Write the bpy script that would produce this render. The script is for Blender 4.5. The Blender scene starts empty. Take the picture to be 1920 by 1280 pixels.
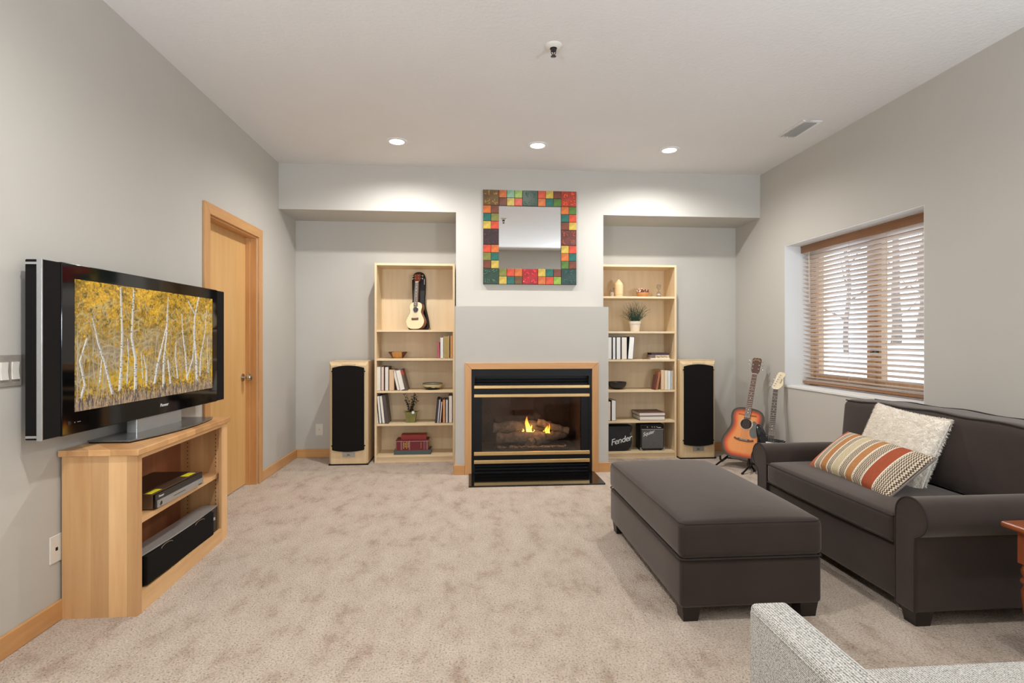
import bpy, bmesh, math, random
import numpy as np
from mathutils import Vector, Matrix

# ------------------------------------------------------------------ camera, world, lights
SC = bpy.context.scene
COL = SC.collection
CAMH = 1.22
FPX = 1007.0                      # focal length in pixels of the 1920 wide frame
YAW = math.atan(81.0 / FPX)
cd = bpy.data.cameras.new('camera'); cam = bpy.data.objects.new('camera', cd); COL.objects.link(cam)
cd.sensor_width = 36.0; cd.lens = FPX / 1920 * 36; cd.shift_y = -4 / 1920; cd.clip_start = 0.02
cam.location = (0, 0, CAMH); cam.rotation_euler = (math.pi / 2, 0, -YAW)
SC.camera = cam
SC.view_settings.view_transform = 'Standard'; SC.view_settings.look = 'None'
SC.view_settings.exposure = 0.14; SC.view_settings.gamma = 1.0
SC.view_settings.use_curve_mapping = False

world = bpy.data.worlds.new('overcast_sky'); SC.world = world; world.use_nodes = True
bg = world.node_tree.nodes['Background']; bg.inputs[0].default_value = (0.80, 0.89, 1.0, 1); bg.inputs[1].default_value = 2.9

CAN_POS = [(-0.60, 4.555), (0.585, 4.55), (1.748, 4.57)]
def spot(name, loc, power, size=150, blend=0.35, color=(1.0, 0.985, 0.965), radius=0.05):
    l = bpy.data.lights.new(name, 'SPOT'); l.energy = power; l.spot_size = math.radians(size); l.spot_blend = blend
    l.color = color; l.shadow_soft_size = radius
    o = bpy.data.objects.new(name, l); COL.objects.link(o); o.location = loc; return o
for (x, y), p in zip(CAN_POS, (104, 26, 104)): spot('can_lamp', (x, y, 2.862), p, 164, 0.75, radius=0.03)
for x, p in ((-0.60, 118), (1.748, 36)): spot('can_lamp_second_row', (x, 1.45, 2.862), p, 165, 0.7)
def area(name, loc, rot, sx, sy, power, color, spread=180):
    l = bpy.data.lights.new(name, 'AREA'); l.shape = 'RECTANGLE'; l.size = sx; l.size_y = sy; l.energy = power; l.color = color; l.spread = math.radians(spread)
    o = bpy.data.objects.new(name, l); COL.objects.link(o); o.location = loc; o.rotation_euler = rot; return o
# added soft cool fill from behind the camera
area('rear_fill', (0.55, -3.9, 1.25), (math.pi / 2, 0, 0), 4.2, 2.1, 48, (0.78, 0.89, 1.0))
# unseen fills added either side of the camera, aimed up to brighten the ceiling
area('ceiling_fill_left', (-1.2, -0.35, 1.30), (math.radians(141), 0, 0), 0.4, 0.4, 46, (0.84, 0.91, 1.0), 150)
area('ceiling_fill_right', (2.35, -0.35, 1.30), (math.radians(141), 0, 0), 0.4, 0.4, 57, (0.84, 0.92, 1.0), 150)
# added downward fill under the rear ceiling, not a known fixture
area('rear_overhead_fill', (0.55, -1.6, 2.43), (0, 0, 0), 3.0, 1.6, 25, (1.0, 0.97, 0.93))

# ------------------------------------------------------------------ helpers
random.seed(7)
def lin(c):
    out = []
    for v in c[:3]:
        v = v / 255.0
        out.append(v / 12.92 if v <= 0.04045 else ((v + 0.055) / 1.055) ** 2.4)
    return (*out, 1.0)
_sy, _cy = math.sin(YAW), math.cos(YAW)
def ux(u, Y):                      # world X of the point seen in column u on the plane at depth Y
    t = (u - 960) / FPX; d = Y / (_cy - _sy * t); return d * (_sy + _cy * t)
def vz(v, u, Y):
    t = (u - 960) / FPX; d = Y / (_cy - _sy * t); return CAMH - (v - 636) / FPX * d

class MB:
    def __init__(s): s.bm = bmesh.new(); s.flat = False
    def box(s, x0, x1, y0, y1, z0, z1):
        c = [(x0,y0,z0),(x1,y0,z0),(x1,y1,z0),(x0,y1,z0),(x0,y0,z1),(x1,y0,z1),(x1,y1,z1),(x0,y1,z1)]
        v = [s.bm.verts.new(p) for p in c]
        for f in ((0,3,2,1),(4,5,6,7),(0,1,5,4),(1,2,6,5),(2,3,7,6),(3,0,4,7)): s.bm.faces.new([v[i] for i in f])
        return s
    def rbox(s, x0, x1, y0, y1, z0, z1, r=0.02, k=3, m=4, deform=None):
        c = Vector(((x0+x1)/2, (y0+y1)/2, (z0+z1)/2)); h = [(x1-x0)/2, (y1-y0)/2, (z1-z0)/2]
        r = min([r] + [q*0.98 for q in h])
        def ticks(hh):
            a = [-hh + r*i/k for i in range(k)]; n = m
            mid = [-(hh-r) + 2*(hh-r)*i/n for i in range(n+1)]
            b = [hh - r + r*(i+1)/k for i in range(k)]
            return a + mid + b
        T = [ticks(q) for q in h]; vm = {}
        def P(a, b, cc):
            p = (a, b, cc); key = tuple(round(q, 6) for q in p)
            if key in vm: return vm[key]
            q = [max(-(h[i]-r), min(h[i]-r, p[i])) for i in range(3)]
            d = Vector([p[i]-q[i] for i in range(3)])
            if d.length > 1e-9: d = d.normalized()*r
            w = Vector(q) + d + c
            vm[key] = s.bm.verts.new(w); return vm[key]
        for ax in range(3):
            A, B = (ax+1) % 3, (ax+2) % 3
            for sg in (-1, 1):
                for i in range(len(T[A])-1):
                    for j in range(len(T[B])-1):
                        q = []
                        for (ii, jj) in ((i,j),(i+1,j),(i+1,j+1),(i,j+1)):
                            p = [0,0,0]; p[ax] = sg*h[ax]; p[A] = T[A][ii]; p[B] = T[B][jj]; q.append(P(*p))
                        if sg < 0: q.reverse()
                        if len(set(q)) == 4: s.bm.faces.new(q)
        if deform:
            for v in vm.values(): v.co = Vector(deform(v.co))
        return s
    def prism(s, poly, a0, a1, axis='z'):
        def P(p, a):
            return {'z': (p[0], p[1], a), 'y': (p[0], a, p[1]), 'x': (a, p[0], p[1])}[axis]
        lo = [s.bm.verts.new(P(p, a0)) for p in poly]; hi = [s.bm.verts.new(P(p, a1)) for p in poly]; n = len(poly)
        fs = [s.bm.faces.new(lo), s.bm.faces.new(hi)]
        for i in range(n): fs.append(s.bm.faces.new((lo[i], lo[(i+1) % n], hi[(i+1) % n], hi[i])))
        bmesh.ops.recalc_face_normals(s.bm, faces=fs)
        return s
    def tube(s, pts, r, seg=8, closed=False, radii=None):
        pts = [Vector(p) for p in pts]; n = len(pts); rings = []; prev = None
        for i, p in enumerate(pts):
            if closed: t = pts[(i+1) % n] - pts[i-1]
            else: t = pts[min(i+1, n-1)] - pts[max(i-1, 0)]
            t.normalize()
            if prev is None:
                a = Vector((0,0,1)) if abs(t.z) < 0.9 else Vector((1,0,0)); u = t.cross(a).normalized()
            else:
                u = prev - t*prev.dot(t)
                u = u.normalized() if u.length > 1e-6 else t.orthogonal().normalized()
            prev = u; w = t.cross(u); rr = radii[i] if radii else r
            rings.append([s.bm.verts.new(p + (u*math.cos(2*math.pi*j/seg) + w*math.sin(2*math.pi*j/seg))*rr) for j in range(seg)])
        for i in range(n if closed else n-1):
            A, B = rings[i], rings[(i+1) % n]
            for j in range(seg): s.bm.faces.new((A[j], A[(j+1) % seg], B[(j+1) % seg], B[j]))
        if not closed:
            s.bm.faces.new(rings[0][::-1]); s.bm.faces.new(rings[-1])
        return s
    def lathe(s, prof, c=(0,0,0), seg=24, sx=1.0, sy=1.0):
        rings = []
        for r, z in prof:
            if r < 1e-6: rings.append([s.bm.verts.new((c[0], c[1], c[2]+z))])
            else: rings.append([s.bm.verts.new((c[0]+sx*r*math.cos(2*math.pi*j/seg), c[1]+sy*r*math.sin(2*math.pi*j/seg), c[2]+z)) for j in range(seg)])
        for A, B in zip(rings, rings[1:]):
            for j in range(seg):
                k = (j+1) % seg
                if len(A) == 1 and len(B) == 1: continue
                if len(A) == 1: s.bm.faces.new((A[0], B[k], B[j]))
                elif len(B) == 1: s.bm.faces.new((A[j], A[k], B[0]))
                else: s.bm.faces.new((A[j], A[k], B[k], B[j]))
        return s
    def cyl(s, c, r, h, axis='z', seg=20, r2=None):
        r2 = r if r2 is None else r2
        d = {'x': Vector((1,0,0)), 'y': Vector((0,1,0)), 'z': Vector((0,0,1))}[axis]
        c = Vector(c); return s.tube([c, c + d*h], r, seg, radii=[r, r2])
    def ball(s, c, r, seg=12, rings=8, sc=(1,1,1)):
        m = Matrix.Translation(c) @ Matrix.Diagonal((sc[0], sc[1], sc[2], 1))
        bmesh.ops.create_uvsphere(s.bm, u_segments=seg, v_segments=rings, radius=r, matrix=m); return s
    def bevel(s, off, seg=2, ang=30):
        bmesh.ops.remove_doubles(s.bm, verts=s.bm.verts, dist=1e-6)
        bmesh.ops.recalc_face_normals(s.bm, faces=s.bm.faces)
        s.flat = True                                        # flat shading on bevelled boxes keeps large faces plane
        es = [e for e in s.bm.edges if len(e.link_faces) == 2 and e.calc_face_angle(0) > math.radians(ang)]
        if es: bmesh.ops.bevel(s.bm, geom=es, offset=off, segments=seg, affect='EDGES', clamp_overlap=True, profile=0.5)
        return s
    def xf(s, M):
        bmesh.ops.transform(s.bm, matrix=M, verts=s.bm.verts); return s
    def mesh(s, name, m=None, smooth=35):
        bmesh.ops.recalc_face_normals(s.bm, faces=s.bm.faces)
        me = bpy.data.meshes.new(name); s.bm.to_mesh(me); s.bm.free()
        if m is not None: me.materials.append(m)
        if smooth and s.flat: smooth = min(smooth, 18)
        if smooth:
            me.polygons.foreach_set('use_smooth', [True]*len(me.polygons)); me.set_sharp_from_angle(angle=math.radians(smooth))
        return me

def put(name, me, parent=None, loc=None):
    o = bpy.data.objects.new(name, me); COL.objects.link(o)
    if parent is not None: o.parent = parent
    if loc is not None: o.location = loc
    return o
def part(name, mb, m, parent=None, world_of=None, smooth=35, label=None, kind=None):
    """one mesh object; world_of = the root whose location is taken off (shapes written in world coordinates)"""
    if world_of is not None: mb.xf(Matrix.Translation(-Vector(world_of.location)))
    o = put(name, mb.mesh(name, m, smooth), parent)
    if label: o['label'] = label
    if kind: o['kind'] = kind
    return o
def thing(name, label, cat, loc=(0,0,0), rot=(0,0,0), group=None):
    o = bpy.data.objects.new(name, None); COL.objects.link(o); o.empty_display_size = 0.05
    o.location = loc; o.rotation_euler = rot
    return tag(o, label, cat, group)
def tag(o, label, cat, group=None):
    o['label'] = label; o['category'] = cat
    if group: o['group'] = group
    return o
def struct(name, mb, m, parent=None, smooth=35):
    o = part(name, mb, m, parent, smooth=smooth)
    if parent is None: o['kind'] = 'structure'
    return o
def text_mb(txt, size, shear=0.0, depth=0.0006, align='CENTER', space=1.0):
    c = bpy.data.curves.new('lettering', 'FONT'); c.body = txt; c.size = size; c.shear = shear; c.extrude = depth/2
    c.align_x = align; c.align_y = 'CENTER'; c.space_character = space; c.resolution_u = 3
    o = bpy.data.objects.new('lettering', c); COL.objects.link(o)
    bpy.context.view_layer.update()
    me = bpy.data.meshes.new_from_object(o.evaluated_get(bpy.context.evaluated_depsgraph_get()))
    mb = MB(); mb.bm.from_mesh(me)
    bpy.data.objects.remove(o); bpy.data.curves.remove(c); bpy.data.meshes.remove(me)
    return mb
FACE_NY = Matrix.Rotation(math.pi/2, 4, 'X')                         # text standing up and facing -Y
FACE_PX = Matrix.Rotation(math.pi/2, 4, 'Z') @ FACE_NY                # facing +X

# ------------------------------------------------------------------ materials
def newmat(name):
    m = bpy.data.materials.new(name); m.use_nodes = True
    return m, m.node_tree, m.node_tree.nodes['Principled BSDF']
def N(nt, t, **kw):
    n = nt.nodes.new(t)
    for k, v in kw.items(): setattr(n, k, v)
    return n
def coords(nt, scale=(1,1,1), kind='Object'):
    tc = N(nt, 'ShaderNodeTexCoord'); mp = N(nt, 'ShaderNodeMapping'); mp.inputs['Scale'].default_value = scale
    nt.links.new(tc.outputs[kind], mp.inputs['Vector']); return mp.outputs['Vector']
def noise(nt, vec, scale, detail=4, rough=0.55):
    n = N(nt, 'ShaderNodeTexNoise'); n.inputs['Scale'].default_value = scale; n.inputs['Detail'].default_value = detail
    n.inputs['Roughness'].default_value = rough; nt.links.new(vec, n.inputs['Vector']); return n
def ramp(nt, fac, stops, interp='LINEAR'):
    r = N(nt, 'ShaderNodeValToRGB'); r.color_ramp.interpolation = interp; e = r.color_ramp.elements
    while len(e) < len(stops): e.new(0.5)
    for el, (p, c) in zip(e, stops): el.position = p; el.color = c
    nt.links.new(fac, r.inputs['Fac']); return r.outputs['Color']
def bump(nt, bsdf, h, strength, dist=0.01):
    b = N(nt, 'ShaderNodeBump'); b.inputs['Strength'].default_value = strength; b.inputs['Distance'].default_value = dist
    nt.links.new(h, b.inputs['Height']); nt.links.new(b.outputs['Normal'], bsdf.inputs['Normal'])
def mixc(nt, fac, a, b, blend='MIX'):
    m = N(nt, 'ShaderNodeMix', data_type='RGBA', blend_type=blend)
    if isinstance(fac, float): m.inputs[0].default_value = fac
    else: nt.links.new(fac, m.inputs[0])
    for i, x in ((6, a), (7, b)):
        if isinstance(x, tuple): m.inputs[i].default_value = x
        else: nt.links.new(x, m.inputs[i])
    return m.outputs[2]
def math_n(nt, op, a, b=None, c=None):
    n = N(nt, 'ShaderNodeMath', operation=op)
    for i, x in enumerate((a, b, c)):
        if x is None: continue
        if isinstance(x, (int, float)): n.inputs[i].default_value = x
        else: nt.links.new(x, n.inputs[i])
    return n.outputs[0]
def M(name, c, rough=0.5, metal=0.0, var=0.06, vscale=30, bmp=0, bscale=200, spec=0.5, coat=0, sheen=0, emit=0):
    m, nt, b = newmat(name); l = lin(c)
    b.inputs['Roughness'].default_value = rough; b.inputs['Metallic'].default_value = metal
    b.inputs['Specular IOR Level'].default_value = spec
    b.inputs['Coat Weight'].default_value = coat; b.inputs['Coat Roughness'].default_value = 0.08
    b.inputs['Sheen Weight'].default_value = sheen; b.inputs['Sheen Roughness'].default_value = 0.4
    v = coords(nt)
    n = noise(nt, v, vscale, 3)
    lo = tuple(q*(1-var) for q in l[:3]) + (1,); hi = tuple(min(1, q*(1+var)) for q in l[:3]) + (1,)
    col = ramp(nt, n.outputs['Fac'], [(0.3, lo), (0.7, hi)])
    nt.links.new(col, b.inputs['Base Color'])
    if bmp: bump(nt, b, noise(nt, v, bscale, 3).outputs['Fac'], bmp, 0.004)
    if emit:
        nt.links.new(col, b.inputs['Emission Color']); b.inputs['Emission Strength'].default_value = emit
    return m
def wood(name, c1, c2, axis='z', rough=0.42, scale=9, plank=0.0, coat=0.0):
    """fine straight grain along an axis; plank > 0 gives glued boards of that width"""
    m, nt, b = newmat(name); st = {'x': (0.07,1,1), 'y': (1,0.07,1), 'z': (1,1,0.07)}[axis]
    v = coords(nt, st)
    n1 = noise(nt, v, scale*3, 6, 0.6); n2 = noise(nt, v, scale*0.5, 2)
    f = math_n(nt, 'ADD', math_n(nt, 'MULTIPLY', n1.outputs['Fac'], 0.55), math_n(nt, 'MULTIPLY', n2.outputs['Fac'], 0.45))
    col = ramp(nt, f, [(0.34, lin(c2)), (0.66, lin(c1))])
    if plank:
        sep = N(nt, 'ShaderNodeSeparateXYZ'); nt.links.new(coords(nt), sep.inputs[0])
        src = math_n(nt, 'ADD', sep.outputs[0], sep.outputs[1])
        fl = math_n(nt, 'FLOOR', math_n(nt, 'DIVIDE', src, plank))
        wn = N(nt, 'ShaderNodeTexWhiteNoise', noise_dimensions='1D'); nt.links.new(math_n(nt, 'MULTIPLY_ADD', fl, 7.31, 3.7), wn.inputs['W'])
        col = mixc(nt, 1.0, col, ramp(nt, wn.outputs['Value'], [(0, (0.74,0.68,0.62,1)), (1, (1.10,1.09,1.07,1))]), 'MULTIPLY')
    nt.links.new(col, b.inputs['Base Color']); b.inputs['Roughness'].default_value = rough
    b.inputs['Coat Weight'].default_value = coat
    bump(nt, b, n1.outputs['Fac'], 0.04, 0.002)
    return m
def paint(name, c, tex=0.08, scale=90, var=0.03):
    m, nt, b = newmat(name); l = lin(c); v = coords(nt)
    n = noise(nt, v, 2.0, 3)
    nt.links.new(ramp(nt, n.outputs['Fac'], [(0.3, tuple(q*(1-var) for q in l[:3])+(1,)), (0.7, l)]), b.inputs['Base Color'])
    b.inputs['Roughness'].default_value = 0.75; b.inputs['Specular IOR Level'].default_value = 0.25
    bump(nt, b, noise(nt, v, scale, 3).outputs['Fac'], tex, 0.003)
    return m
def emission(name, c, strength):
    m = bpy.data.materials.new(name); m.use_nodes = True; nt = m.node_tree; nt.nodes.clear()
    e = N(nt, 'ShaderNodeEmission'); e.inputs[0].default_value = lin(c); e.inputs[1].default_value = strength
    o = N(nt, 'ShaderNodeOutputMaterial'); nt.links.new(e.outputs[0], o.inputs[0]); return m
def glass(name, tint=(255,255,255), refl=1.0, rough=0.0):
    """thin clear pane: transparent with fresnel reflection"""
    m = bpy.data.materials.new(name); m.use_nodes = True; nt = m.node_tree; nt.nodes.clear()
    t = N(nt, 'ShaderNodeBsdfTransparent'); t.inputs[0].default_value = lin(tint)
    g = N(nt, 'ShaderNodeBsdfGlossy'); g.inputs['Roughness'].default_value = rough
    lw = N(nt, 'ShaderNodeLayerWeight'); lw.inputs[0].default_value = 0.5
    f = math_n(nt, 'ADD', 0.04, math_n(nt, 'MULTIPLY', 0.96, math_n(nt, 'POWER', lw.outputs['Facing'], 5.0)))
    mx = N(nt, 'ShaderNodeMixShader'); o = N(nt, 'ShaderNodeOutputMaterial')
    nt.links.new(math_n(nt, 'MULTIPLY', f, refl), mx.inputs[0]); nt.links.new(t.outputs[0], mx.inputs[1]); nt.links.new(g.outputs[0], mx.inputs[2])
    nt.links.new(mx.outputs[0], o.inputs[0]); return m

def carpet_mat():
    m, nt, b = newmat('beige_carpet'); v = coords(nt)
    big = noise(nt, coords(nt, (1.5, 0.8, 1)), 5.5, 6, 0.68)
    blot = ramp(nt, big.outputs['Fac'], [(0.34, lin((186,164,145))), (0.46, lin((210,192,175))), (0.64, lin((220,204,188)))])
    fine = noise(nt, v, 120, 3, 0.75)
    tuft = N(nt, 'ShaderNodeTexVoronoi'); tuft.inputs['Scale'].default_value = 130; nt.links.new(v, tuft.inputs['Vector'])
    f = ramp(nt, fine.outputs['Fac'], [(0.32, (0.26,0.23,0.20,1)), (0.46, (0.90,0.89,0.88,1)), (0.7, (1.12,1.11,1.10,1))])
    col = mixc(nt, 0.95, blot, f, 'MULTIPLY')
    nt.links.new(col, b.inputs['Base Color']); b.inputs['Roughness'].default_value = 1.0
    b.inputs['Specular IOR Level'].default_value = 0.05; b.inputs['Sheen Weight'].default_value = 0.15
    h = math_n(nt, 'ADD', math_n(nt, 'MULTIPLY', fine.outputs['Fac'], 0.7), math_n(nt, 'MULTIPLY', tuft.outputs['Distance'], 0.5))
    bump(nt, b, h, 1.0, 0.012)
    return m
def weave_mat(name, c1, c2, c3, scale):
    m, nt, b = newmat(name); v = coords(nt)
    vo = N(nt, 'ShaderNodeTexVoronoi'); vo.inputs['Scale'].default_value = scale; nt.links.new(coords(nt, (1.0, 0.55, 1.0)), vo.inputs['Vector'])
    wn = noise(nt, v, scale*0.8, 2, 0.8)
    sep = N(nt, 'ShaderNodeSeparateXYZ'); nt.links.new(v, sep.inputs[0])
    yarn = math_n(nt, 'SINE', math_n(nt, 'MULTIPLY', math_n(nt, 'ADD', sep.outputs[2], math_n(nt, 'MULTIPLY', sep.outputs[0], 0.6)), scale*4.0))
    f = math_n(nt, 'ADD', math_n(nt, 'MULTIPLY', wn.outputs['Fac'], 0.85), math_n(nt, 'MULTIPLY', yarn, 0.07))
    col = ramp(nt, f, [(0.30, lin(c3)), (0.42, lin(c2)), (0.56, lin(c1))])
    nt.links.new(col, b.inputs['Base Color']); b.inputs['Roughness'].default_value = 0.95; b.inputs['Specular IOR Level'].default_value = 0.1
    b.inputs['Sheen Weight'].default_value = 0.2
    bump(nt, b, math_n(nt, 'ADD', f, math_n(nt, 'MULTIPLY', vo.outputs['Distance'], 0.4)), 0.5, 0.003)
    return m
def fabric(name, c, sheen=0.25, scale=420):
    m, nt, b = newmat(name); l = lin(c); v = coords(nt)
    n = noise(nt, v, 5, 4, 0.6); n2 = noise(nt, v, scale, 2)
    col = ramp(nt, n.outputs['Fac'], [(0.3, tuple(q*0.86 for q in l[:3])+(1,)), (0.7, tuple(q*1.12 for q in l[:3])+(1,))])
    nt.links.new(col, b.inputs['Base Color']); b.inputs['Roughness'].default_value = 0.85; b.inputs['Specular IOR Level'].default_value = 0.2
    b.inputs['Sheen Weight'].default_value = sheen; b.inputs['Sheen Roughness'].default_value = 0.5; b.inputs['Sheen Tint'].default_value = (1, 0.92, 0.84, 1)
    bump(nt, b, math_n(nt, 'ADD', math_n(nt, 'MULTIPLY', n2.outputs['Fac'], 0.12), n.outputs['Fac']), 0.25, 0.006)
    return m

m_wall = paint('wall_paint', (195,191,183))
m_ceil = paint('ceiling_paint', (226,223,220), tex=0.8, scale=50)
m_white = paint('white_paint', (228,228,226), tex=0.02)
m_carpet = carpet_mat()
m_door = wood('door_maple', (224,182,122), (208,160,98), 'z', 0.4, 5)
m_trim = wood('trim_maple', (214,164,108), (192,138,84), 'z', 0.4, 8)
m_trim_h = wood('trim_maple_level', (214,164,108), (192,138,84), 'y', 0.4, 8)
m_trim_x = wood('trim_maple_across', (214,164,108), (192,138,84), 'x', 0.4, 8)
m_birch = wood('birch_veneer', (230,206,168), (216,188,146), 'z', 0.5, 6)
m_birch_x = wood('birch_veneer_level', (234,212,176), (220,194,152), 'x', 0.5, 6)
m_alder = wood('alder_boards', (240,198,146), (214,166,114), 'z', 0.38, 7, plank=0.075)
m_alder_y = wood('alder_level', (238,196,142), (212,162,110), 'y', 0.38, 7)
m_steel = M('brushed_steel', (176,168,158), 0.5, 0.35, 0.05)
m_nickel = M('nickel', (190,184,176), 0.2, 1.0, 0.03)
m_brass = M('polished_brass', (222,186,130), 0.30, 0.9, 0.04)
m_black = M('black_enamel', (16,16,17), 0.4, 0, 0.1, spec=0.25)
m_black_gloss = M('black_gloss', (9,9,10), 0.06, 0, 0.05)
m_black_matte = M('black_matte', (20,20,21), 0.6, 0, 0.1, bmp=0.1, bscale=600)
m_grille = M('black_speaker_cloth', (25,23,22), 0.92, 0, 0.12, 300, 0.5, 900, 0.15)
m_dark_metal = M('gunmetal', (60,56,54), 0.35, 0.6, 0.06)
m_plate = M('ivory_plastic', (224,220,210), 0.35, 0, 0.02)
m_silver = M('silver_plastic', (176,176,174), 0.32, 0.55, 0.03)
m_textwhite = M('white_print', (230,230,226), 0.5, 0, 0.02)
m_gold = M('gold_print', (206,168,92), 0.4, 0.4, 0.05)
m_page = M('page_edges', (226,216,198), 0.9, 0, 0.08, 260)
m_page2 = M('white_page_edges', (236,232,222), 0.9, 0, 0.06, 260)
m_sofa = fabric('charcoal_brown_twill', (54,43,39), 0.28)
m_welt = fabric('dark_welt_cord', (50,42,39), 0.1)
m_legwood = M('dark_stained_leg', (30,22,20), 0.4, 0, 0.1)
m_grey_weave = weave_mat('grey_tweed', (218,216,212), (184,181,175), (98,94,88), 380)
m_cherry = wood('cherry_table', (154,84,50), (112,54,32), 'z', 0.3, 7, coat=0.3)
m_granite = M('black_granite', (14,14,14), 0.08, 0, 0.5, 400)
m_soot = M('soot_brown_firebrick', (66,52,46), 0.9, 0, 0.25, 14, 0.6, 40)

# ------------------------------------------------------------------ room shell
XL, XR, YB, HC, HS = -1.78, 2.93, 5.70, 2.875, 2.444      # left wall, right wall, alcove wall, ceiling, soffit underside
YF, YR, YS = 5.20, -4.0, 0.45                              # soffit face, rear wall, rear bulkhead face
struct('floor', MB().box(XL-0.2, XR+0.35, YR-0.1, YB+0.1, -0.08, 0.0), m_carpet)
struct('ceiling', MB().box(XL-0.2, XR+0.35, YS, YB+0.1, HC, HC+0.12), m_ceil)
struct('ceiling_rear', MB().box(XL-0.2, XR+0.35, YR-0.1, YS, HS, HC+0.12), m_wall)
# left wall with the door opening
DY0, DY1, DZ = 3.835, 4.690, 2.085
mb = MB()
mb.box(XL-0.16, XL, YR, DY0, 0, HC).box(XL-0.16, XL, DY1, YB+0.1, 0, HC).box(XL-0.16, XL, DY0, DY1, DZ, HC)
struct('wall_left', mb, m_wall)
WY0, WY1, WZ0, WZ1 = 3.241, 4.78, 0.797, 2.090
mb = MB()
mb.box(XR, XR+0.34, YR, WY0, 0, HC).box(XR, XR+0.34, WY1, YB+0.1, 0, HC).box(XR, XR+0.34, WY0, WY1, 0, WZ0-0.02).box(XR, XR+0.34, WY0, WY1, WZ1, HC)
struct('wall_right', mb, m_wall)
struct('wall_back', MB().box(XL-0.16, XR+0.34, YB, YB+0.1, 0, HC), m_wall)
struct('wall_rear', MB().box(XL-0.16, XR+0.34, YR-0.1, YR, 0, HC), m_wall)
struct('wall_soffit', MB().box(XL, XR, YF, YB, HS, HC), m_wall)
BX0, BX1 = -0.123, 1.32
FX0, FX1, FZ1 = 0.02, 1.135, 0.965                         # fireplace opening
mb = MB()                                                   # chimney breast with the firebox recess
mb.box(BX0, BX1, YF, YB, 1.02, HS).box(BX0, FX0, YF, YB, 0, 1.02).box(FX1, BX1, YF, YB, 0, 1.02).box(FX0, FX1, 5.45, YB, 0, 1.02)
struct('wall_chimney', mb, m_wall)
PX0, PX1, PY, PZ = -0.123, 1.285, 4.87, 1.52
mb = MB()
mb.box(PX0, PX1, PY, YF, FZ1, PZ).box(PX0, FX0, PY, YF, 0, FZ1).box(FX1, PX1, PY, YF, 0, FZ1)
struct('wall_mantel', mb, m_wall)
# baseboards
BH, BT = 0.088, 0.014
def bb(name, x0, x1, y0, y1, m): struct(name, MB().box(x0, x1, y0, y1, 0, BH).bevel(0.004, 2), m)
bb('baseboard_left', XL, XL+BT, YR, 3.758, m_trim_h)
bb('baseboard_left_corner', XL, XL+BT, 4.78, YB, m_trim_h)
bb('baseboard_back', XL+BT, -0.93, YB-BT, YB, m_trim_x)
bb('baseboard_back_right', 2.15, XR-BT, YB-BT, YB, m_trim_x)
bb('baseboard_right', XR-BT, XR, YR, YB, m_trim_h)
bb('baseboard_chimney_left', PX0-BT, -0.034, PY-BT, PY, m_trim_x)
bb('baseboard_chimney_right', 1.187, PX1+BT, PY-BT, PY, m_trim_x)
bb('baseboard_chimney_side', PX0-BT, PX0, PY, YF+0.18, m_trim_h)
bb('baseboard_chimney_far_side', PX1, PX1+BT, PY, YF, m_trim_h)

# ------------------------------------------------------------------ door
door = struct('door_1', MB().box(XL-0.125, XL-0.085, DY0+0.018, DY1-0.018, 0.012, DZ-0.018), m_door)
CW = 0.075
part('casing', MB().prism([(3.758, 0), (3.758+CW, 0), (3.758+CW, DZ-0.006), (3.758, DZ+CW-0.006)], XL, XL+0.017, 'x').bevel(0.003), m_trim, door)
part('casing', MB().prism([(4.772, 0), (4.772-CW, 0), (4.772-CW, DZ-0.006), (4.772, DZ+CW-0.006)], XL, XL+0.017, 'x').bevel(0.003), m_trim, door)
part('casing', MB().prism([(3.758, DZ+CW-0.006), (4.772, DZ+CW-0.006), (4.772-CW, DZ-0.006), (3.758+CW, DZ-0.006)], XL, XL+0.017, 'x').bevel(0.003), m_trim_h, door)
part('jamb', MB().box(XL-0.16, XL, DY0, DY0+0.018, 0, DZ), m_trim, door)
part('jamb', MB().box(XL-0.16, XL, DY1-0.018, DY1, 0, DZ), m_trim, door)
part('jamb', MB().box(XL-0.16, XL, DY0+0.018, DY1-0.018, DZ-0.018, DZ), m_trim_h, door)
part('door_stop', MB().box(XL-0.085, XL-0.05, DY1-0.03, DY1-0.018, 0, DZ-0.018).box(XL-0.085, XL-0.05, DY0+0.018, DY0+0.03, 0, DZ-0.018), m_trim, door)
kz, ky = 0.905, DY1-0.088
kn = MB().tube([(XL-0.085, ky, kz), (XL-0.078, ky, kz)], 0.032, 24).tube([(XL-0.078, ky, kz), (XL-0.045, ky, kz)], 0.011, 16)
kn.xf(Matrix.Identity(4))
prof = [(0.011, -0.046), (0.02, -0.04), (0.027, -0.028), (0.028, -0.016), (0.022, -0.005), (0.012, -0.001), (0, 0)]
k2 = MB().lathe(prof, seg=24); k2.xf(Matrix.Translation((XL-0.008, ky, kz)) @ Matrix.Rotation(math.pi/2, 4, 'Y'))
tmp = bpy.data.meshes.new('knob_tmp'); k2.bm.to_mesh(tmp); kn.bm.from_mesh(tmp); k2.bm.free()
part('knob', kn, m_nickel, door, label='brushed nickel round knob')

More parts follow.
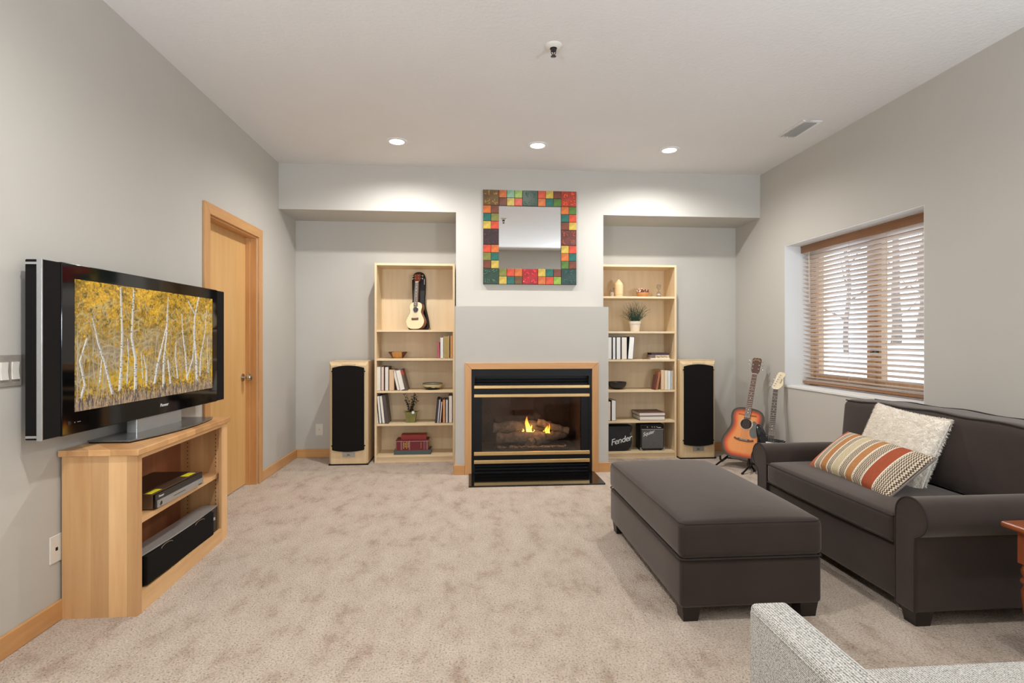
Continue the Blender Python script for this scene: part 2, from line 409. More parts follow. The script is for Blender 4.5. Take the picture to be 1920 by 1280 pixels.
# ------------------------------------------------------------------ window in the right wall
m_winwood = wood('window_oak', (206,168,126), (176,134,94), 'z', 0.45, 8)
m_pane = glass('window_glass', (250,252,252), 1.0)
XW = XR + 0.25
win = struct('window_1', MB().box(XW, XW+0.09, WY0, WY0+0.05, WZ0, WZ1).box(XW, XW+0.09, WY1-0.05, WY1, WZ0, WZ1)
             .box(XW, XW+0.09, WY0+0.05, WY1-0.05, WZ0, WZ0+0.05).box(XW, XW+0.09, WY0+0.05, WY1-0.05, WZ1-0.05, WZ1), m_winwood)
part('window_sill', MB().box(XR-0.008, XW, WY0, WY1, WZ0-0.02, WZ0).bevel(0.003), m_white, win, label='white painted sill')
part('reveal_side', MB().box(XR+0.002, XW, WY1-0.006, WY1-0.0005, WZ0, WZ1), m_white, win)
part('reveal_side', MB().box(XR+0.002, XW, WY0+0.0005, WY0+0.006, WZ0, WZ1), m_white, win)
part('reveal_head', MB().box(XR+0.002, XW, WY0+0.006, WY1-0.006, WZ1-0.006, WZ1-0.0005), m_white, win)
ym = (WY0+WY1)/2
part('mullion', MB().box(XW, XW+0.09, ym-0.032, ym+0.032, WZ0+0.05, WZ1-0.05), m_winwood, win)
for y0, y1 in ((WY0+0.05, ym-0.032), (ym+0.032, WY1-0.05)):
    s = 0.045
    part('sash', MB().box(XW+0.02, XW+0.07, y0, y0+s, WZ0+0.05, WZ1-0.05).box(XW+0.02, XW+0.07, y1-s, y1, WZ0+0.05, WZ1-0.05)
         .box(XW+0.02, XW+0.07, y0+s, y1-s, WZ0+0.05, WZ0+0.05+s).box(XW+0.02, XW+0.07, y0+s, y1-s, WZ1-0.05-s, WZ1-0.05), m_winwood, win)
    part('pane', MB().box(XW+0.042, XW+0.046, y0+s, y1-s, WZ0+0.05+s, WZ1-0.05-s), m_pane, win)
part('latch', MB().box(XW-0.02, XW+0.02, ym-0.05, ym-0.034, 1.10, 1.13).box(XW-0.03, XW-0.015, ym-0.06, ym-0.02, 1.11, 1.122), m_dark_metal, win)

# blind
m_slat = wood('blind_slat_bleached', (232,220,210), (222,206,194), 'y', 0.28, 8)
m_valance = wood('blind_valance_brown', (164,118,82), (136,94,62), 'y', 0.4, 8)
m_cord = M('blind_cord', (196,182,168), 0.8)
XBL = XR + 0.165
blind = thing('window_blind', 'wooden slat blind with brown valance hanging in the window above the dark sofa', 'blind', (XBL, ym, WZ1))
part('valance', MB().box(XBL-0.012, XBL+0.004, WY0+0.008, WY1-0.008, WZ1-0.072, WZ1-0.007).box(XBL-0.016, XBL+0.004, WY0+0.008, WY1-0.008, WZ1-0.02, WZ1-0.007).bevel(0.003), m_valance, blind, blind)
part('head_rail', MB().box(XBL+0.008, XBL+0.055, WY0+0.01, WY1-0.01, WZ1-0.045, WZ1-0.007), m_valance, blind, blind)
NSL = 30; zt, zb = WZ1-0.082, 0.868
mb = MB(); mb.rbox(-0.026, 0.026, WY0-ym+0.012, WY1-ym-0.012, -0.0014, 0.0014, 0.0013, 1, 1)
mb.xf(Matrix.Rotation(math.radians(26), 4, 'Y'))
sl_me = mb.mesh('slat', m_slat, 30)
for i in range(NSL):
    o = put('slat', sl_me, blind); o.location = (0.03, 0, zt + (zb-zt)*i/(NSL-1) - WZ1)
part('bottom_rail', MB().rbox(XBL+0.004, XBL+0.056, WY0+0.012, WY1-0.012, 0.815, 0.835, 0.005, 2, 1), m_valance, blind, blind)
for j in range(3):
    o = put('slat', sl_me, blind); o.location = (0.03, 0, 0.839 + 0.006*j - WZ1); o.rotation_euler = (0, -math.radians(24), 0)
for fy in (0.14, 0.40, 0.66, 0.90):
    y = WY1 - fy*(WY1-WY0)
    mb = MB()
    for xx in (XBL+0.006, XBL+0.054): mb.tube([(xx, y, 0.83), (xx, y, WZ1-0.04)], 0.0011, 5)
    part('ladder_cord', mb, m_cord, blind, blind)
part('tilt_wand', MB().tube([(XBL-0.006, WY1-0.12, WZ1-0.06), (XBL-0.007, WY1-0.13, 1.55)], 0.004, 8), m_cord, blind, blind)

# outdoors: snow, trunks and a fence of bare saplings beyond the glass
m_snow = M('snow', (236,240,246), 0.9, 0, 0.05, 3, 0.3, 8)
m_bark = M('winter_bark', (120,104,92), 0.9, 0, 0.3, 20, 0.6, 40)
mb = MB()
gx = [XR+0.36 + 18*(i/40)**1.3 for i in range(41)]; gy = [-4 + 28*j/44 for j in range(45)]
vs = [[mb.bm.verts.new((x, y, 0.60 + 0.05*(x-3.3) + 0.10*math.sin(y*1.7+x) * min(1, (x-3.29)/1.5) + 0.07*math.sin(x*2.3-y*0.8)*min(1, (x-3.29)/1.5))) for y in gy] for x in gx]
for i in range(40):
    for j in range(44): mb.bm.faces.new((vs[i][j], vs[i+1][j], vs[i+1][j+1], vs[i][j+1]))
o = part('snow_ground', mb, m_snow); o['kind'] = 'structure'
rr = random.Random(3)
spots = [(11.5, 12.2, 0.10, 'slim bare tree trunk nearest the window on the snow'), (9.4, 8.1, 0.11, 'stout bare tree trunk seen through the right half of the blind'),
         (13.0, 15.4, 0.15, 'dark tree trunk seen through the left half of the blind'), (15.5, 17.2, 0.17, 'thick tree trunk standing furthest back on the snow bank'),
         (8.6, 11.6, 0.06, 'thin sapling trunk seen past the far edge of the blind')]
for x, y, r, lab in spots:
    z0 = 0.60 + 0.05*(x-3.3)
    t = thing('bare_tree', lab, 'tree', (x, y, z0), group='bare trees outside the window')
    pts = [(x + 0.05*math.sin(k*1.3+x), y + 0.05*math.cos(k*1.1), z0 - 0.15 + k*0.45) for k in range(11)]
    part('trunk', MB().tube(pts, r, 10, radii=[r*(1-0.06*k) for k in range(11)]), m_bark, t, t)
    mb = MB()
    for k in range(9):
        zz = z0 + 0.8 + 0.38*k; a = rr.uniform(0, 6.28); L = rr.uniform(0.6, 1.2)
        p = Vector((x, y, zz)); mb.tube([p, p + Vector((math.cos(a)*L*0.5, math.sin(a)*L*0.5, 0.25)), p + Vector((math.cos(a)*L, math.sin(a)*L, 0.65))], 0.02, 6, radii=[0.03, 0.018, 0.006])
    part('branches', mb, m_bark, t, t)

# ------------------------------------------------------------------ ceiling fixtures
m_lens = emission('can_lens', (255,250,240), 9.0)
can_names = ['round recessed ceiling light on the left above the guitar shelf', 'round recessed ceiling light in the middle above the mirror', 'round recessed ceiling light on the right nearest the air vent']
for (x, y), lab in zip(CAN_POS, can_names):
    t = thing('recessed_light', lab, 'ceiling light', (x, y, HC), group='recessed lights in a row')
    part('trim_ring', MB().lathe([(0.060, -0.001), (0.062, -0.006), (0.078, -0.008), (0.090, -0.005), (0.092, 0.0), (0.060, 0.0)], (x, y, HC), 32), m_white, t, t)
    part('lens', MB().lathe([(0, -0.003), (0.04, -0.0035), (0.0615, -0.002)], (x, y, HC), 32), m_lens, t, t)
t = thing('fire_sprinkler', 'small metal fire sprinkler head in a round white cup on the ceiling', 'sprinkler', (0.476, 3.0, HC))
part('escutcheon', MB().lathe([(0.020, -0.016), (0.030, -0.014), (0.046, -0.006), (0.050, -0.001), (0.050, 0.0), (0.0, 0.0)], (0.476, 3.0, HC), 32), m_plate, t, t)
mb = MB().cyl((0.476, 3.0, HC-0.03), 0.016, 0.03, 'z', 16)
part('body', mb, m_dark_metal, t, t)
mb = MB()
for s in (-1, 1): mb.tube([(0.476+s*0.011, 3.0, HC-0.028), (0.476+s*0.013, 3.0, HC-0.04), (0.476+s*0.003, 3.0, HC-0.056)], 0.0025, 8)
mb.tube([(0.476, 3.0, HC-0.028), (0.476, 3.0, HC-0.058)], 0.003, 8)
part('frame_arm', mb, m_dark_metal, t, t)
mb = MB().cyl((0.476, 3.0, HC-0.061), 0.009, 0.003, 'z', 16)
for k in range(10):
    a = 2*math.pi*k/10; c, s = math.cos(a), math.sin(a)
    mb.tube([(0.476+c*0.007, 3.0+s*0.007, HC-0.0595), (0.476+c*0.016, 3.0+s*0.016, HC-0.0605)], 0.0018, 6)
part('deflector', mb, m_dark_metal, t, t)
vx0, vx1, vy0, vy1 = 2.512, 2.672, 3.86, 4.185
t = thing('air_vent', 'white slotted air register in the ceiling near the right wall', 'vent', ((vx0+vx1)/2, (vy0+vy1)/2, HC))
f = 0.028
part('frame', MB().box(vx0, vx0+f, vy0, vy1, HC-0.008, HC).box(vx1-f, vx1, vy0, vy1, HC-0.008, HC).box(vx0+f, vx1-f, vy0, vy0+f, HC-0.008, HC).box(vx0+f, vx1-f, vy1-f, vy1, HC-0.008, HC).bevel(0.003), m_white, t, t)
part('duct', MB().box(vx0+f, vx1-f, vy0+f, vy1-f, HC-0.0015, HC), m_dark_metal, t, t)
mb = MB().box(-(vx1-vx0)/2+f, (vx1-vx0)/2-f, -0.009, 0.009, -0.0007, 0.0007); mb.xf(Matrix.Rotation(math.radians(-38), 4, 'X'))
lv = mb.mesh('vent_slat', M('vent_slat_grey', (150,147,142), 0.5))
for k in range(13):
    o = put('slat', lv, t); o.location = (0, -(vy1-vy0)/2 + f + 0.010 + k*(vy1-vy0-2*f-0.02)/12, -0.0072)
part('damper_lever', MB().box(2.575, 2.58, vy1-0.02, vy1-0.012, HC-0.024, HC-0.008), m_white, t, t)

# ------------------------------------------------------------------ wall plates
def plate_left(name, lab, cat, y0, y1, z0, z1, m):
    t = thing(name, lab, cat, (XL, (y0+y1)/2, (z0+z1)/2))
    part('cover_plate', MB().box(XL, XL+0.006, y0, y1, z0, z1).bevel(0.0025, 2), m, t, t); return t
t = plate_left('light_switch', 'steel double rocker light switch on the left wall beside the television', 'switch', 2.172, 2.288, 1.036, 1.160, m_steel)
for yc in (2.205, 2.256):
    r = part('rocker', MB().prism([(XL+0.006, 1.064), (XL+0.012, 1.064), (XL+0.008, 1.098), (XL+0.011, 1.132), (XL+0.006, 1.132)], yc-0.016, yc+0.016, 'y'), m_plate, t, t)
for yc in (2.205, 2.256):
    for z in (1.048, 1.148): part('screw', MB().cyl((XL+0.005, yc, z), 0.003, 0.002, 'x', 10), m_steel, t, t)
t = plate_left('phone_jack', 'white phone jack plate low on the left wall beside the wooden cabinet', 'wall plate', 2.434, 2.504, 0.258, 0.376, m_plate)
part('jack', MB().box(XL+0.006, XL+0.0075, 2.463, 2.475, 0.309, 0.323), m_black, t, t)
for z in (0.279, 0.355): part('screw', MB().cyl((XL+0.005, 2.469, z), 0.003, 0.002, 'x', 10), m_plate, t, t)
oz, ox = 0.287, -1.54
t = thing('wall_outlet', 'small ivory cable outlet on the back wall left of the tall speaker', 'wall plate', (ox, YB, oz))
part('cover_plate', MB().box(ox-0.037, ox+0.037, YB-0.006, YB, oz-0.06, oz+0.06).bevel(0.0025), m_plate, t, t)
part('jack', MB().cyl((ox, YB-0.014, oz), 0.006, 0.009, 'y', 12), m_brass, t, t)

# ------------------------------------------------------------------ fireplace
fp = thing('gas_fireplace', 'black gas fireplace with brass bars and burning logs in the chimney breast', 'fireplace', (0.577, PY, 0))
A0, A1, AT, W = -0.034, 1.187, 1.008, 0.058
part('surround_side', MB().prism([(A0, 0), (A0+W, 0), (A0+W, AT-W), (A0, AT)], PY-0.02, PY, 'y').bevel(0.003), m_trim, fp, fp, label='maple surround board')
part('surround_side', MB().prism([(A1, 0), (A1-W, 0), (A1-W, AT-W), (A1, AT)], PY-0.02, PY, 'y').bevel(0.003), m_trim, fp, fp, label='maple surround board')
part('surround_top', MB().prism([(A0, AT), (A1, AT), (A1-W, AT-W), (A0+W, AT-W)], PY-0.02, PY, 'y').bevel(0.003), m_trim_x, fp, fp, label='maple surround board')
X0, X1 = A0+W, A1-W
mb = MB()                                                  # black steel face: header and side stiles
mb.box(X0, X1, PY-0.004, PY+0.05, 0.885, AT-W).box(X0, X0+0.03, PY-0.004, PY+0.05, 0, 0.885).box(X1-0.03, X1, PY-0.004, PY+0.05, 0, 0.885)
part('steel_face', mb, m_black, fp, fp)
part('louver_cavity', MB().box(X0+0.03, X1-0.03, PY+0.06, PY+0.07, 0.78, 0.885), m_black_matte, fp, fp)
part('louver_cavity', MB().box(X0+0.03, X1-0.03, PY+0.06, PY+0.07, 0.01, 0.18), m_black_matte, fp, fp)
m_louver = M('louver_enamel', (44,44,46), 0.22, 0, 0.05, spec=0.7)
def louver(z, h=0.018):
    part('louver', MB().prism([(PY-0.004, z), (PY+0.004, z), (PY+0.04, z+h), (PY+0.03, z+h)], X0+0.03, X1-0.03, 'x'), m_louver, fp, fp)
louver(0.842); louver(0.815)
def bar(z, h, name='brass_bar'):
    part(name, MB().box(X0+0.022, X1-0.022, PY-0.016, PY+0.01, z, z+h).bevel(0.004, 2), m_brass, fp, fp)
bar(0.774, 0.028); bar(0.695, 0.028)
part('hood_panel', MB().box(X0+0.03, X1-0.03, PY-0.002, PY+0.02, 0.723, 0.774), m_black, fp, fp)
bar(0.168, 0.034); bar(0.094, 0.034)
part('lower_panel', MB().box(X0+0.03, X1-0.03, PY-0.002, PY+0.02, 0.128, 0.168), m_black, fp, fp)
louver(0.066, 0.02); louver(0.036, 0.02); louver(0.008, 0.02)
part('door_stile', MB().box(X0+0.03, X0+0.095, PY, PY+0.03, 0.202, 0.695), m_black, fp, fp)
part('door_stile', MB().box(X1-0.10, X1-0.03, PY, PY+0.03, 0.202, 0.695), m_black, fp, fp)
part('glass_panel', MB().box(X0+0.095, X1-0.10, PY+0.012, PY+0.016, 0.202, 0.695), glass('fireplace_glass', (238,234,230), 1.1), fp, fp)
mb = MB()
mb.box(X0+0.09, X0+0.10, PY+0.03, 5.43, 0.19, 0.78).box(X1-0.105, X1-0.095, PY+0.03, 5.43, 0.19, 0.78).box(X0+0.09, X1-0.095, 5.42, 5.44, 0.19, 0.78)
mb.box(X0+0.09, X1-0.095, PY+0.03, 5.43, 0.18, 0.19).box(X0+0.09, X1-0.095, PY+0.03, 5.43, 0.715, 0.725)
part('firebox', mb, m_soot, fp, fp)
part('burner_tray', MB().box(0.24, 0.93, PY+0.07, 5.22, 0.19, 0.213).bevel(0.006), m_dark_metal, fp, fp)
m_log = M('charred_log', (112,102,94), 0.95, 0, 0.4, 30, 0.9, 60)
m_ember = M('ember_rock', (136,120,106), 0.95, 0, 0.4, 60, 0.8, 90)
rr = random.Random(11)
mb = MB()
for k in range(170):
    x = rr.uniform(0.26, 0.91); y = rr.uniform(PY+0.075, PY+0.14); r = rr.uniform(0.006, 0.013)
    mb.ball((x, y, 0.217+r*0.3), r, 6, 4, (1, 1, 0.7))
part('ember_bed', mb, m_ember, fp, fp, kind='stuff')
def log(p0, p1, r):
    p0, p1 = Vector(p0), Vector(p1); n = 12; pts, rad = [], []
    for i in range(n+1):
        t_ = i/n; pts.append(p0.lerp(p1, t_) + Vector((0, rr.uniform(-.006, .006), rr.uniform(-.006, .006)))); rad.append(r*(1+rr.uniform(-.13, .13)))
    part('log', MB().tube(pts, r, 12, radii=rad), m_log, fp, fp)
log((0.27, PY+0.20, 0.285), (0.72, PY+0.17, 0.300), 0.050)
log((0.24, PY+0.34, 0.360), (0.80, PY+0.32, 0.375), 0.055)
log((0.62, PY+0.15, 0.265), (0.93, PY+0.26, 0.315), 0.045)
log((0.55, PY+0.12, 0.245), (0.66, PY+0.25, 0.32), 0.04)
log((0.66, PY+0.27, 0.42), (0.95, PY+0.22, 0.34), 0.036)
def flame_mat():
    m = bpy.data.materials.new('gas_flame'); m.use_nodes = True; nt = m.node_tree; nt.nodes.clear()
    tc = N(nt, 'ShaderNodeTexCoord'); sep = N(nt, 'ShaderNodeSeparateXYZ'); nt.links.new(tc.outputs['Generated'], sep.inputs[0])
    col = ramp(nt, sep.outputs[2], [(0.0, lin((255,214,120))), (0.45, lin((255,190,70))), (0.8, lin((255,130,30))), (1.0, lin((230,80,20)))])
    e = N(nt, 'ShaderNodeEmission'); nt.links.new(col, e.inputs[0]); e.inputs[1].default_value = 4.5
    tr = N(nt, 'ShaderNodeBsdfTransparent'); mx = N(nt, 'ShaderNodeMixShader')
    fac = ramp(nt, sep.outputs[2], [(0.0, (0.95,)*3+(1,)), (0.6, (0.85,)*3+(1,)), (1.0, (0.35,)*3+(1,))])
    nt.links.new(fac, mx.inputs[0]); nt.links.new(tr.outputs[0], mx.inputs[1]); nt.links.new(e.outputs[0], mx.inputs[2])
    o = N(nt, 'ShaderNodeOutputMaterial'); nt.links.new(mx.outputs[0], o.inputs[0]); return m
m_flame = flame_mat()
def flame(x, y, z, tongues):
    mb = MB()
    for dx, w, h, lean in tongues:
        n = 12; pts, rad = [], []
        for i in range(n+1):
            t_ = i/n; pts.append((x+dx+lean*h*t_*t_ + 0.006*math.sin(t_*7+dx*60), y, z+h*t_)); rad.append(max(0.0004, w*(1-t_)**0.8*(0.55+1.3*t_*(1-t_)**0.5)))
        mb.tube(pts, 0.01, 10, radii=rad)
    mb.xf(Matrix.Translation((0, y, 0)) @ Matrix.Diagonal((1, 0.5, 1, 1)) @ Matrix.Translation((0, -y, 0)))
    part('flame', mb, m_flame, fp, fp)
flame(0.565, PY+0.25, 0.315, [(0.0, 0.034, 0.17, -0.08), (0.025, 0.024, 0.085, 0.1), (-0.05, 0.014, 0.05, 0.1), (-0.085, 0.012, 0.025, 0), (0.055, 0.012, 0.04, 0.2)])
flame(0.735, PY+0.20, 0.285, [(0.0, 0.034, 0.115, 0.12), (-0.035, 0.022, 0.07, 0.25), (0.03, 0.016, 0.14, -0.05), (-0.065, 0.014, 0.035, 0.3)])
fl = bpy.data.lights.new('fire_glow', 'POINT'); fl.energy = 2.4; fl.color = (1.0, 0.5, 0.2); fl.shadow_soft_size = 0.04
fo = bpy.data.objects.new('fire_glow', fl); COL.objects.link(fo); fo.location = (0.64, PY+0.10, 0.50)
o = part('hearth_slab', MB().box(0.0, 1.145, 4.435, PY-0.0205, 0, 0.012).bevel(0.002), m_granite)
tag(o, 'polished black stone hearth slab on the carpet in front of the fireplace', 'hearth')

# ------------------------------------------------------------------ mirror with coloured tile frame
MX0, MX1, MZ0, MZ1, MYF = 0.138, 1.047, 1.752, 2.661, YF-0.034
mir = thing('tile_mirror', 'square mirror in a frame of colourful patchwork tiles above the fireplace', 'mirror', ((MX0+MX1)/2, YF, MZ0))
TS = (MX1-MX0)/12
part('backing_board', MB().box(MX0, MX1, YF-0.024, YF, MZ0, MZ0+2*TS).box(MX0, MX1, YF-0.024, YF, MZ1-2*TS, MZ1)
     .box(MX0, MX0+2*TS, YF-0.024, YF, MZ0+2*TS, MZ1-2*TS).box(MX1-2*TS, MX1, YF-0.024, YF, MZ0+2*TS, MZ1-2*TS), m_legwood, mir, mir)
m_mirror, _nt, _b = newmat('mirror_silver'); _b.inputs['Base Color'].default_value = (0.9, 0.91, 0.91, 1); _b.inputs['Metallic'].default_value = 1; _b.inputs['Roughness'].default_value = 0.0
part('mirror_glass', MB().box(MX0+2*TS-0.002, MX1-2*TS+0.002, YF-0.014, YF-0.002, MZ0+2*TS-0.002, MZ1-2*TS+0.002), m_mirror, mir, mir)
TC = dict(o=(205,108,44), s=(128,172,140), l=(140,170,58), r=(206,74,42), y=(202,172,72), b=(116,58,36), t=(26,100,88), g=(84,118,44), v=(124,124,52), k=(104,74,36),
          B1=(112,84,42), G1=(36,64,46), R1=(176,58,34), D1=(52,30,32), N1=(104,48,36), C1=(170,24,32), E1=(24,58,50))
def tile_mat(k):
    m, nt, b = newmat('glazed_tile_'+k); l = lin(TC[k]); v = coords(nt)
    n = noise(nt, v, 16, 4, 0.6)
    nt.links.new(ramp(nt, n.outputs['Fac'], [(0.3, tuple(q*0.45 for q in l[:3])+(1,)), (0.62, tuple(min(1, q*0.95) for q in l[:3])+(1,))]), b.inputs['Base Color'])
    b.inputs['Roughness'].default_value = 0.4; b.inputs['Coat Weight'].default_value = 0.15
    bump(nt, b, noise(nt, v, 60, 3).outputs['Fac'], 0.15, 0.004); return m
TM = {k: tile_mat(k) for k in TC}
tmesh = {}
def tile(k, c, r, big=False):
    n = 2 if big else 1; key = (k, big)
    if key not in tmesh:
        h = TS*n/2 - 0.0015
        mb = MB().box(-h, h, -0.010, 0.0, -h, h).bevel(0.0025, 2)
        tmesh[key] = mb.mesh('tile', TM[k])
    o = put('tile', tmesh[key], mir)
    o.location = (MX0 + TS*(c + n/2) - mir.location.x, -0.024, MZ1 - TS*(r + n/2) - mir.location.z)
    if big: o['label'] = {'B1': 'olive brown embossed corner tile', 'G1': 'dark green embossed tile', 'R1': 'brick red corner tile', 'D1': 'dark maroon leaf tile', 'N1': 'brown scroll tile', 'C1': 'crimson tile', 'E1': 'dark teal leaf tile'}[k]
    return o
grid = {}
for r, row in ((0, {2:'o',3:'s',4:'l',7:'r',8:'y',9:'b'}), (1, {2:'b',3:'y',4:'r',7:'o',8:'t',9:'g'}),
               (2, {0:'o',1:'b',10:'o',11:'g'}), (3, {0:'t',1:'v',10:'t',11:'r'}), (4, {0:'y',1:'r',10:'b',11:'y'}),
               (7, {0:'r',1:'o',10:'y',11:'r'}), (8, {0:'v',1:'t',10:'o',11:'t'}), (9, {0:'b',1:'y',10:'g',11:'b'}),
               (10, {2:'v',3:'r',4:'o',7:'y',8:'t',9:'b'}), (11, {2:'y',3:'t',4:'k',7:'o',8:'r',9:'l'})):
    for c, k in row.items(): tile(k, c, r)
bigs = [('B1',0,0),('G1',5,0),('R1',10,0),('D1',0,5),('N1',10,5),('G1',0,10),('C1',5,10),('E1',10,10)]
m_relief = {k: M('tile_relief_'+k, tuple(min(255, int(q*1.55+14)) for q in TC[k]), 0.3) for k in ('B1','G1','R1','D1','N1','C1','E1')}
for k, c, r in bigs:
    o = tile(k, c, r, True); mb = MB(); rg = random.Random(c*13+r)
    for q in range(4):                                      # raised leaf sprigs, a quarter each
        cx = (-1 if q % 2 else 1)*TS*0.5; cz = (-1 if q > 1 else 1)*TS*0.5
        for w in range(5):
            a = rg.uniform(0, 6.28); L = TS*0.16; px, pz = cx+rg.uniform(-.3,.3)*TS, cz+rg.uniform(-.3,.3)*TS
            mb.tube([(px-L*math.cos(a), -0.0105, pz-L*math.sin(a)), (px, -0.0125, pz), (px+L*math.cos(a), -0.0105, pz+L*math.sin(a))], 0.003, 6, radii=[0.0008, 0.0045, 0.0008])
    part('leaf_relief', mb, m_relief[k], o)

# ------------------------------------------------------------------ bookcases
BY = 5.392                                                  # front plane of both bookcases
def bookcase(label, x0, x1, shelves, top):
    t = thing('bookcase', label, 'bookcase', ((x0+x1)/2, BY, 0), group='birch bookcases beside the chimney')
    T = 0.021; D = YB-0.006-BY
    part('side_panel', MB().box(x0, x0+T, BY, BY+D, 0, top).bevel(0.001, 1), m_birch, t, t)
    part('side_panel', MB().box(x1-T, x1, BY, BY+D, 0, top).bevel(0.001, 1), m_birch, t, t)
    part('top_panel', MB().box(x0+T, x1-T, BY, BY+D, top-T, top), m_birch_x, t, t)
    part('back_panel', MB().box(x0+T, x1-T, BY+D-0.008, BY+D, 0.05, top-T), m_birch, t, t)
    for z in shelves:
        part('shelf', MB().box(x0+T, x1-T, BY+0.002, BY+D-0.008, z-T, z).bevel(0.001, 1), m_birch_x, t, t)
    part('kick_board', MB().box(x0+T, x1-T, BY+0.012, BY+0.028, 0, shelves[-1]-T), m_birch_x, t, t)
    return t
LS = [1.315, 1.030, 0.711, 0.384, 0.072]
RS = [1.661, 1.302, 1.014, 0.699, 0.384, 0.069]
bookcase('birch bookcase left of the fireplace with a ukulele on its top shelf', -0.927, -0.1385, LS, 1.974)
bookcase('birch bookcase right of the fireplace with an amplifier at the bottom', 1.335, 2.139, RS, 1.985)

# ------------------------------------------------------------------ books
def cover_mat(c, cache={}):
    if c not in cache: cache[c] = M('book_cover_%02x%02x%02x' % c, c, 0.5, 0, 0.08, 60)
    return cache[c]
def page_mat(c, cache={}):
    if c not in cache: cache[c] = M('book_pages_%02x%02x%02x' % c, c, 0.9, 0, 0.09, 300)
    return cache[c]
def book(label, group, x, z, w, h, d, cover, pages=(232,226,212), lean=0.0, spine=False, y=None, side='r'):
    """upright book; spine=False shows the page edges; lean in degrees (positive: top goes right)"""
    y = BY+0.012 if y is None else y
    t = thing('book', label, 'book', (x, y, z), (0, math.radians(lean), 0), group)
    a = -w if (lean > 0) else 0.0                            # pivot on the corner that rests on the shelf
    if lean > 0: t.location.x = x + w*math.cos(math.radians(lean))
    c = min(0.0032, w*0.16)
    mb = MB().box(a, a+c, 0, d, 0, h).box(a+w-c, a+w, 0, d, 0, h)
    if spine: mb.box(a+c, a+w-c, 0, c, 0, h)
    else: mb.box(a+c, a+w-c, d-c, d, 0, h)
    part('cover', mb, cover_mat(cover), t)
    y0, y1 = (c, d-0.004) if spine else (0.003, d-c)
    part('page_block', MB().box(a+c, a+w-c, y0, y1, 0.004, h-0.004), page_mat(pages), t)
    return t
def px_book(label, group, u0, u1, vtop, shelf, shelf_u, cover, pages, lean=0, spine=False, d=0.2, utop=None, y=None):
    """u0, u1: left and right of the foot; vtop: height read at the top"""
    Y = BY+0.012 if y is None else y
    x0, x1 = ux(u0, Y), ux(u1, Y); h = vz(vtop, (u0+u1)/2, Y) - shelf
    if lean: h = h/math.cos(math.radians(lean)) - 0.0
    return book(label, group, x0, shelf, (x1-x0)*math.cos(math.radians(lean)), h, d, cover, pages, lean, spine, y)
G = 'books on the second shelf of the left bookcase'
px_book('short pink book, leftmost of four on the second shelf by the chimney', G, 820.0, 824.6, 641.5, LS[1], 0, (176,84,96), (214,160,150), -2, True)
px_book('white upright book beside the short pink book', G, 825.6, 831, 632, LS[1], 0, (232,230,224), (236,232,224))
px_book('thick olive gold book on the shelf above the teal bowl', G, 832.3, 842, 629.5, LS[1], 0, (228,216,186), (176,150,92))
px_book('tan orange book closest to the chimney on the wooden bowl shelf', G, 843.8, 848.6, 628.5, LS[1], 0, (160,84,50), (206,152,90))
G = 'books on the third shelf of the left bookcase'
px_book('thick white book at the left end of the teal bowl shelf', G, 705.5, 713.6, 687, LS[2], 0, (214,208,200), (232,226,214))
px_book('cream book with a red cover edge, second from the left above the green pot', G, 714.4, 720.2, 687, LS[2], 0, (126,36,40), (222,208,190))
px_book('white book with dark grey cover, third from the left above the green pot', G, 721.4, 728.8, 687.5, LS[2], 0, (52,46,46), (230,226,216))
px_book('tan paged book standing between the upright and leaning white books', G, 729.6, 739, 692.5, LS[2], 0, (186,148,112), (222,190,154))
px_book('thin white leaning book, first of the three leaning left', G, 745.2, 750, 694.5, LS[2], 0, (206,196,184), (236,228,216), -13)
px_book('thick white book leaning left in the middle of the leaning ones', G, 750.6, 759.6, 694.5, LS[2], 0, (216,208,198), (236,230,220), -13)
t = px_book('grey book with rusty red top, last of the leaning row', G, 760.2, 764.2, 692.5, LS[2], 0, (92,72,62), (180,150,130), -14, True)
part('dust_jacket_band', MB().box(-0.0006, 0.0228, -0.0006, 0.17, 0.155, 0.206), cover_mat((160,64,40)), t, label='rusty red band')
G = 'books on the fourth shelf of the left bookcase'
px_book('thin white book against the side panel, left of the green potted plant', G, 707, 709.6, 742.5, LS[3], 0, (210,206,200), (230,226,218), -5)
px_book('white book second from the left beside the green potted plant', G, 711, 716, 742, LS[3], 0, (60,58,60), (234,230,222), -5)
px_book('white book leaning onto its neighbours beside the dark album', G, 716.6, 722.2, 742, LS[3], 0, (70,66,66), (234,230,220), -6)
px_book('dark grey brown album leaning at the end of the white books', G, 722.6, 728.6, 740, LS[3], 0, (84,76,72), (88,80,76), -7)
px_book('dark spiral bound book leaning right beside the green plant', G, 815.4, 818.8, 747.5, LS[3], 0, (44,40,44), (70,64,66), 5)
px_book('pale blue grey book leaning right behind the spiral book', G, 819.2, 822.6, 749, LS[3], 0, (74,74,88), (206,208,212), 5)
px_book('thin pinkish book leaning right against the orange book', G, 823.4, 826.4, 753, LS[3], 0, (120,92,96), (222,200,190), 5)
px_book('orange paged upright book on the green plant shelf', G, 830.2, 834.6, 749, LS[3], 0, (120,60,44), (226,170,112))
px_book('pale grey book between the orange and the tall white book', G, 835.4, 840, 749, LS[3], 0, (80,74,76), (212,210,206))
px_book('tall white book at the chimney end of the green plant shelf', G, 841, 848, 741.5, LS[3], 0, (66,36,34), (230,220,208))
G = 'books on the third shelf of the right bookcase'
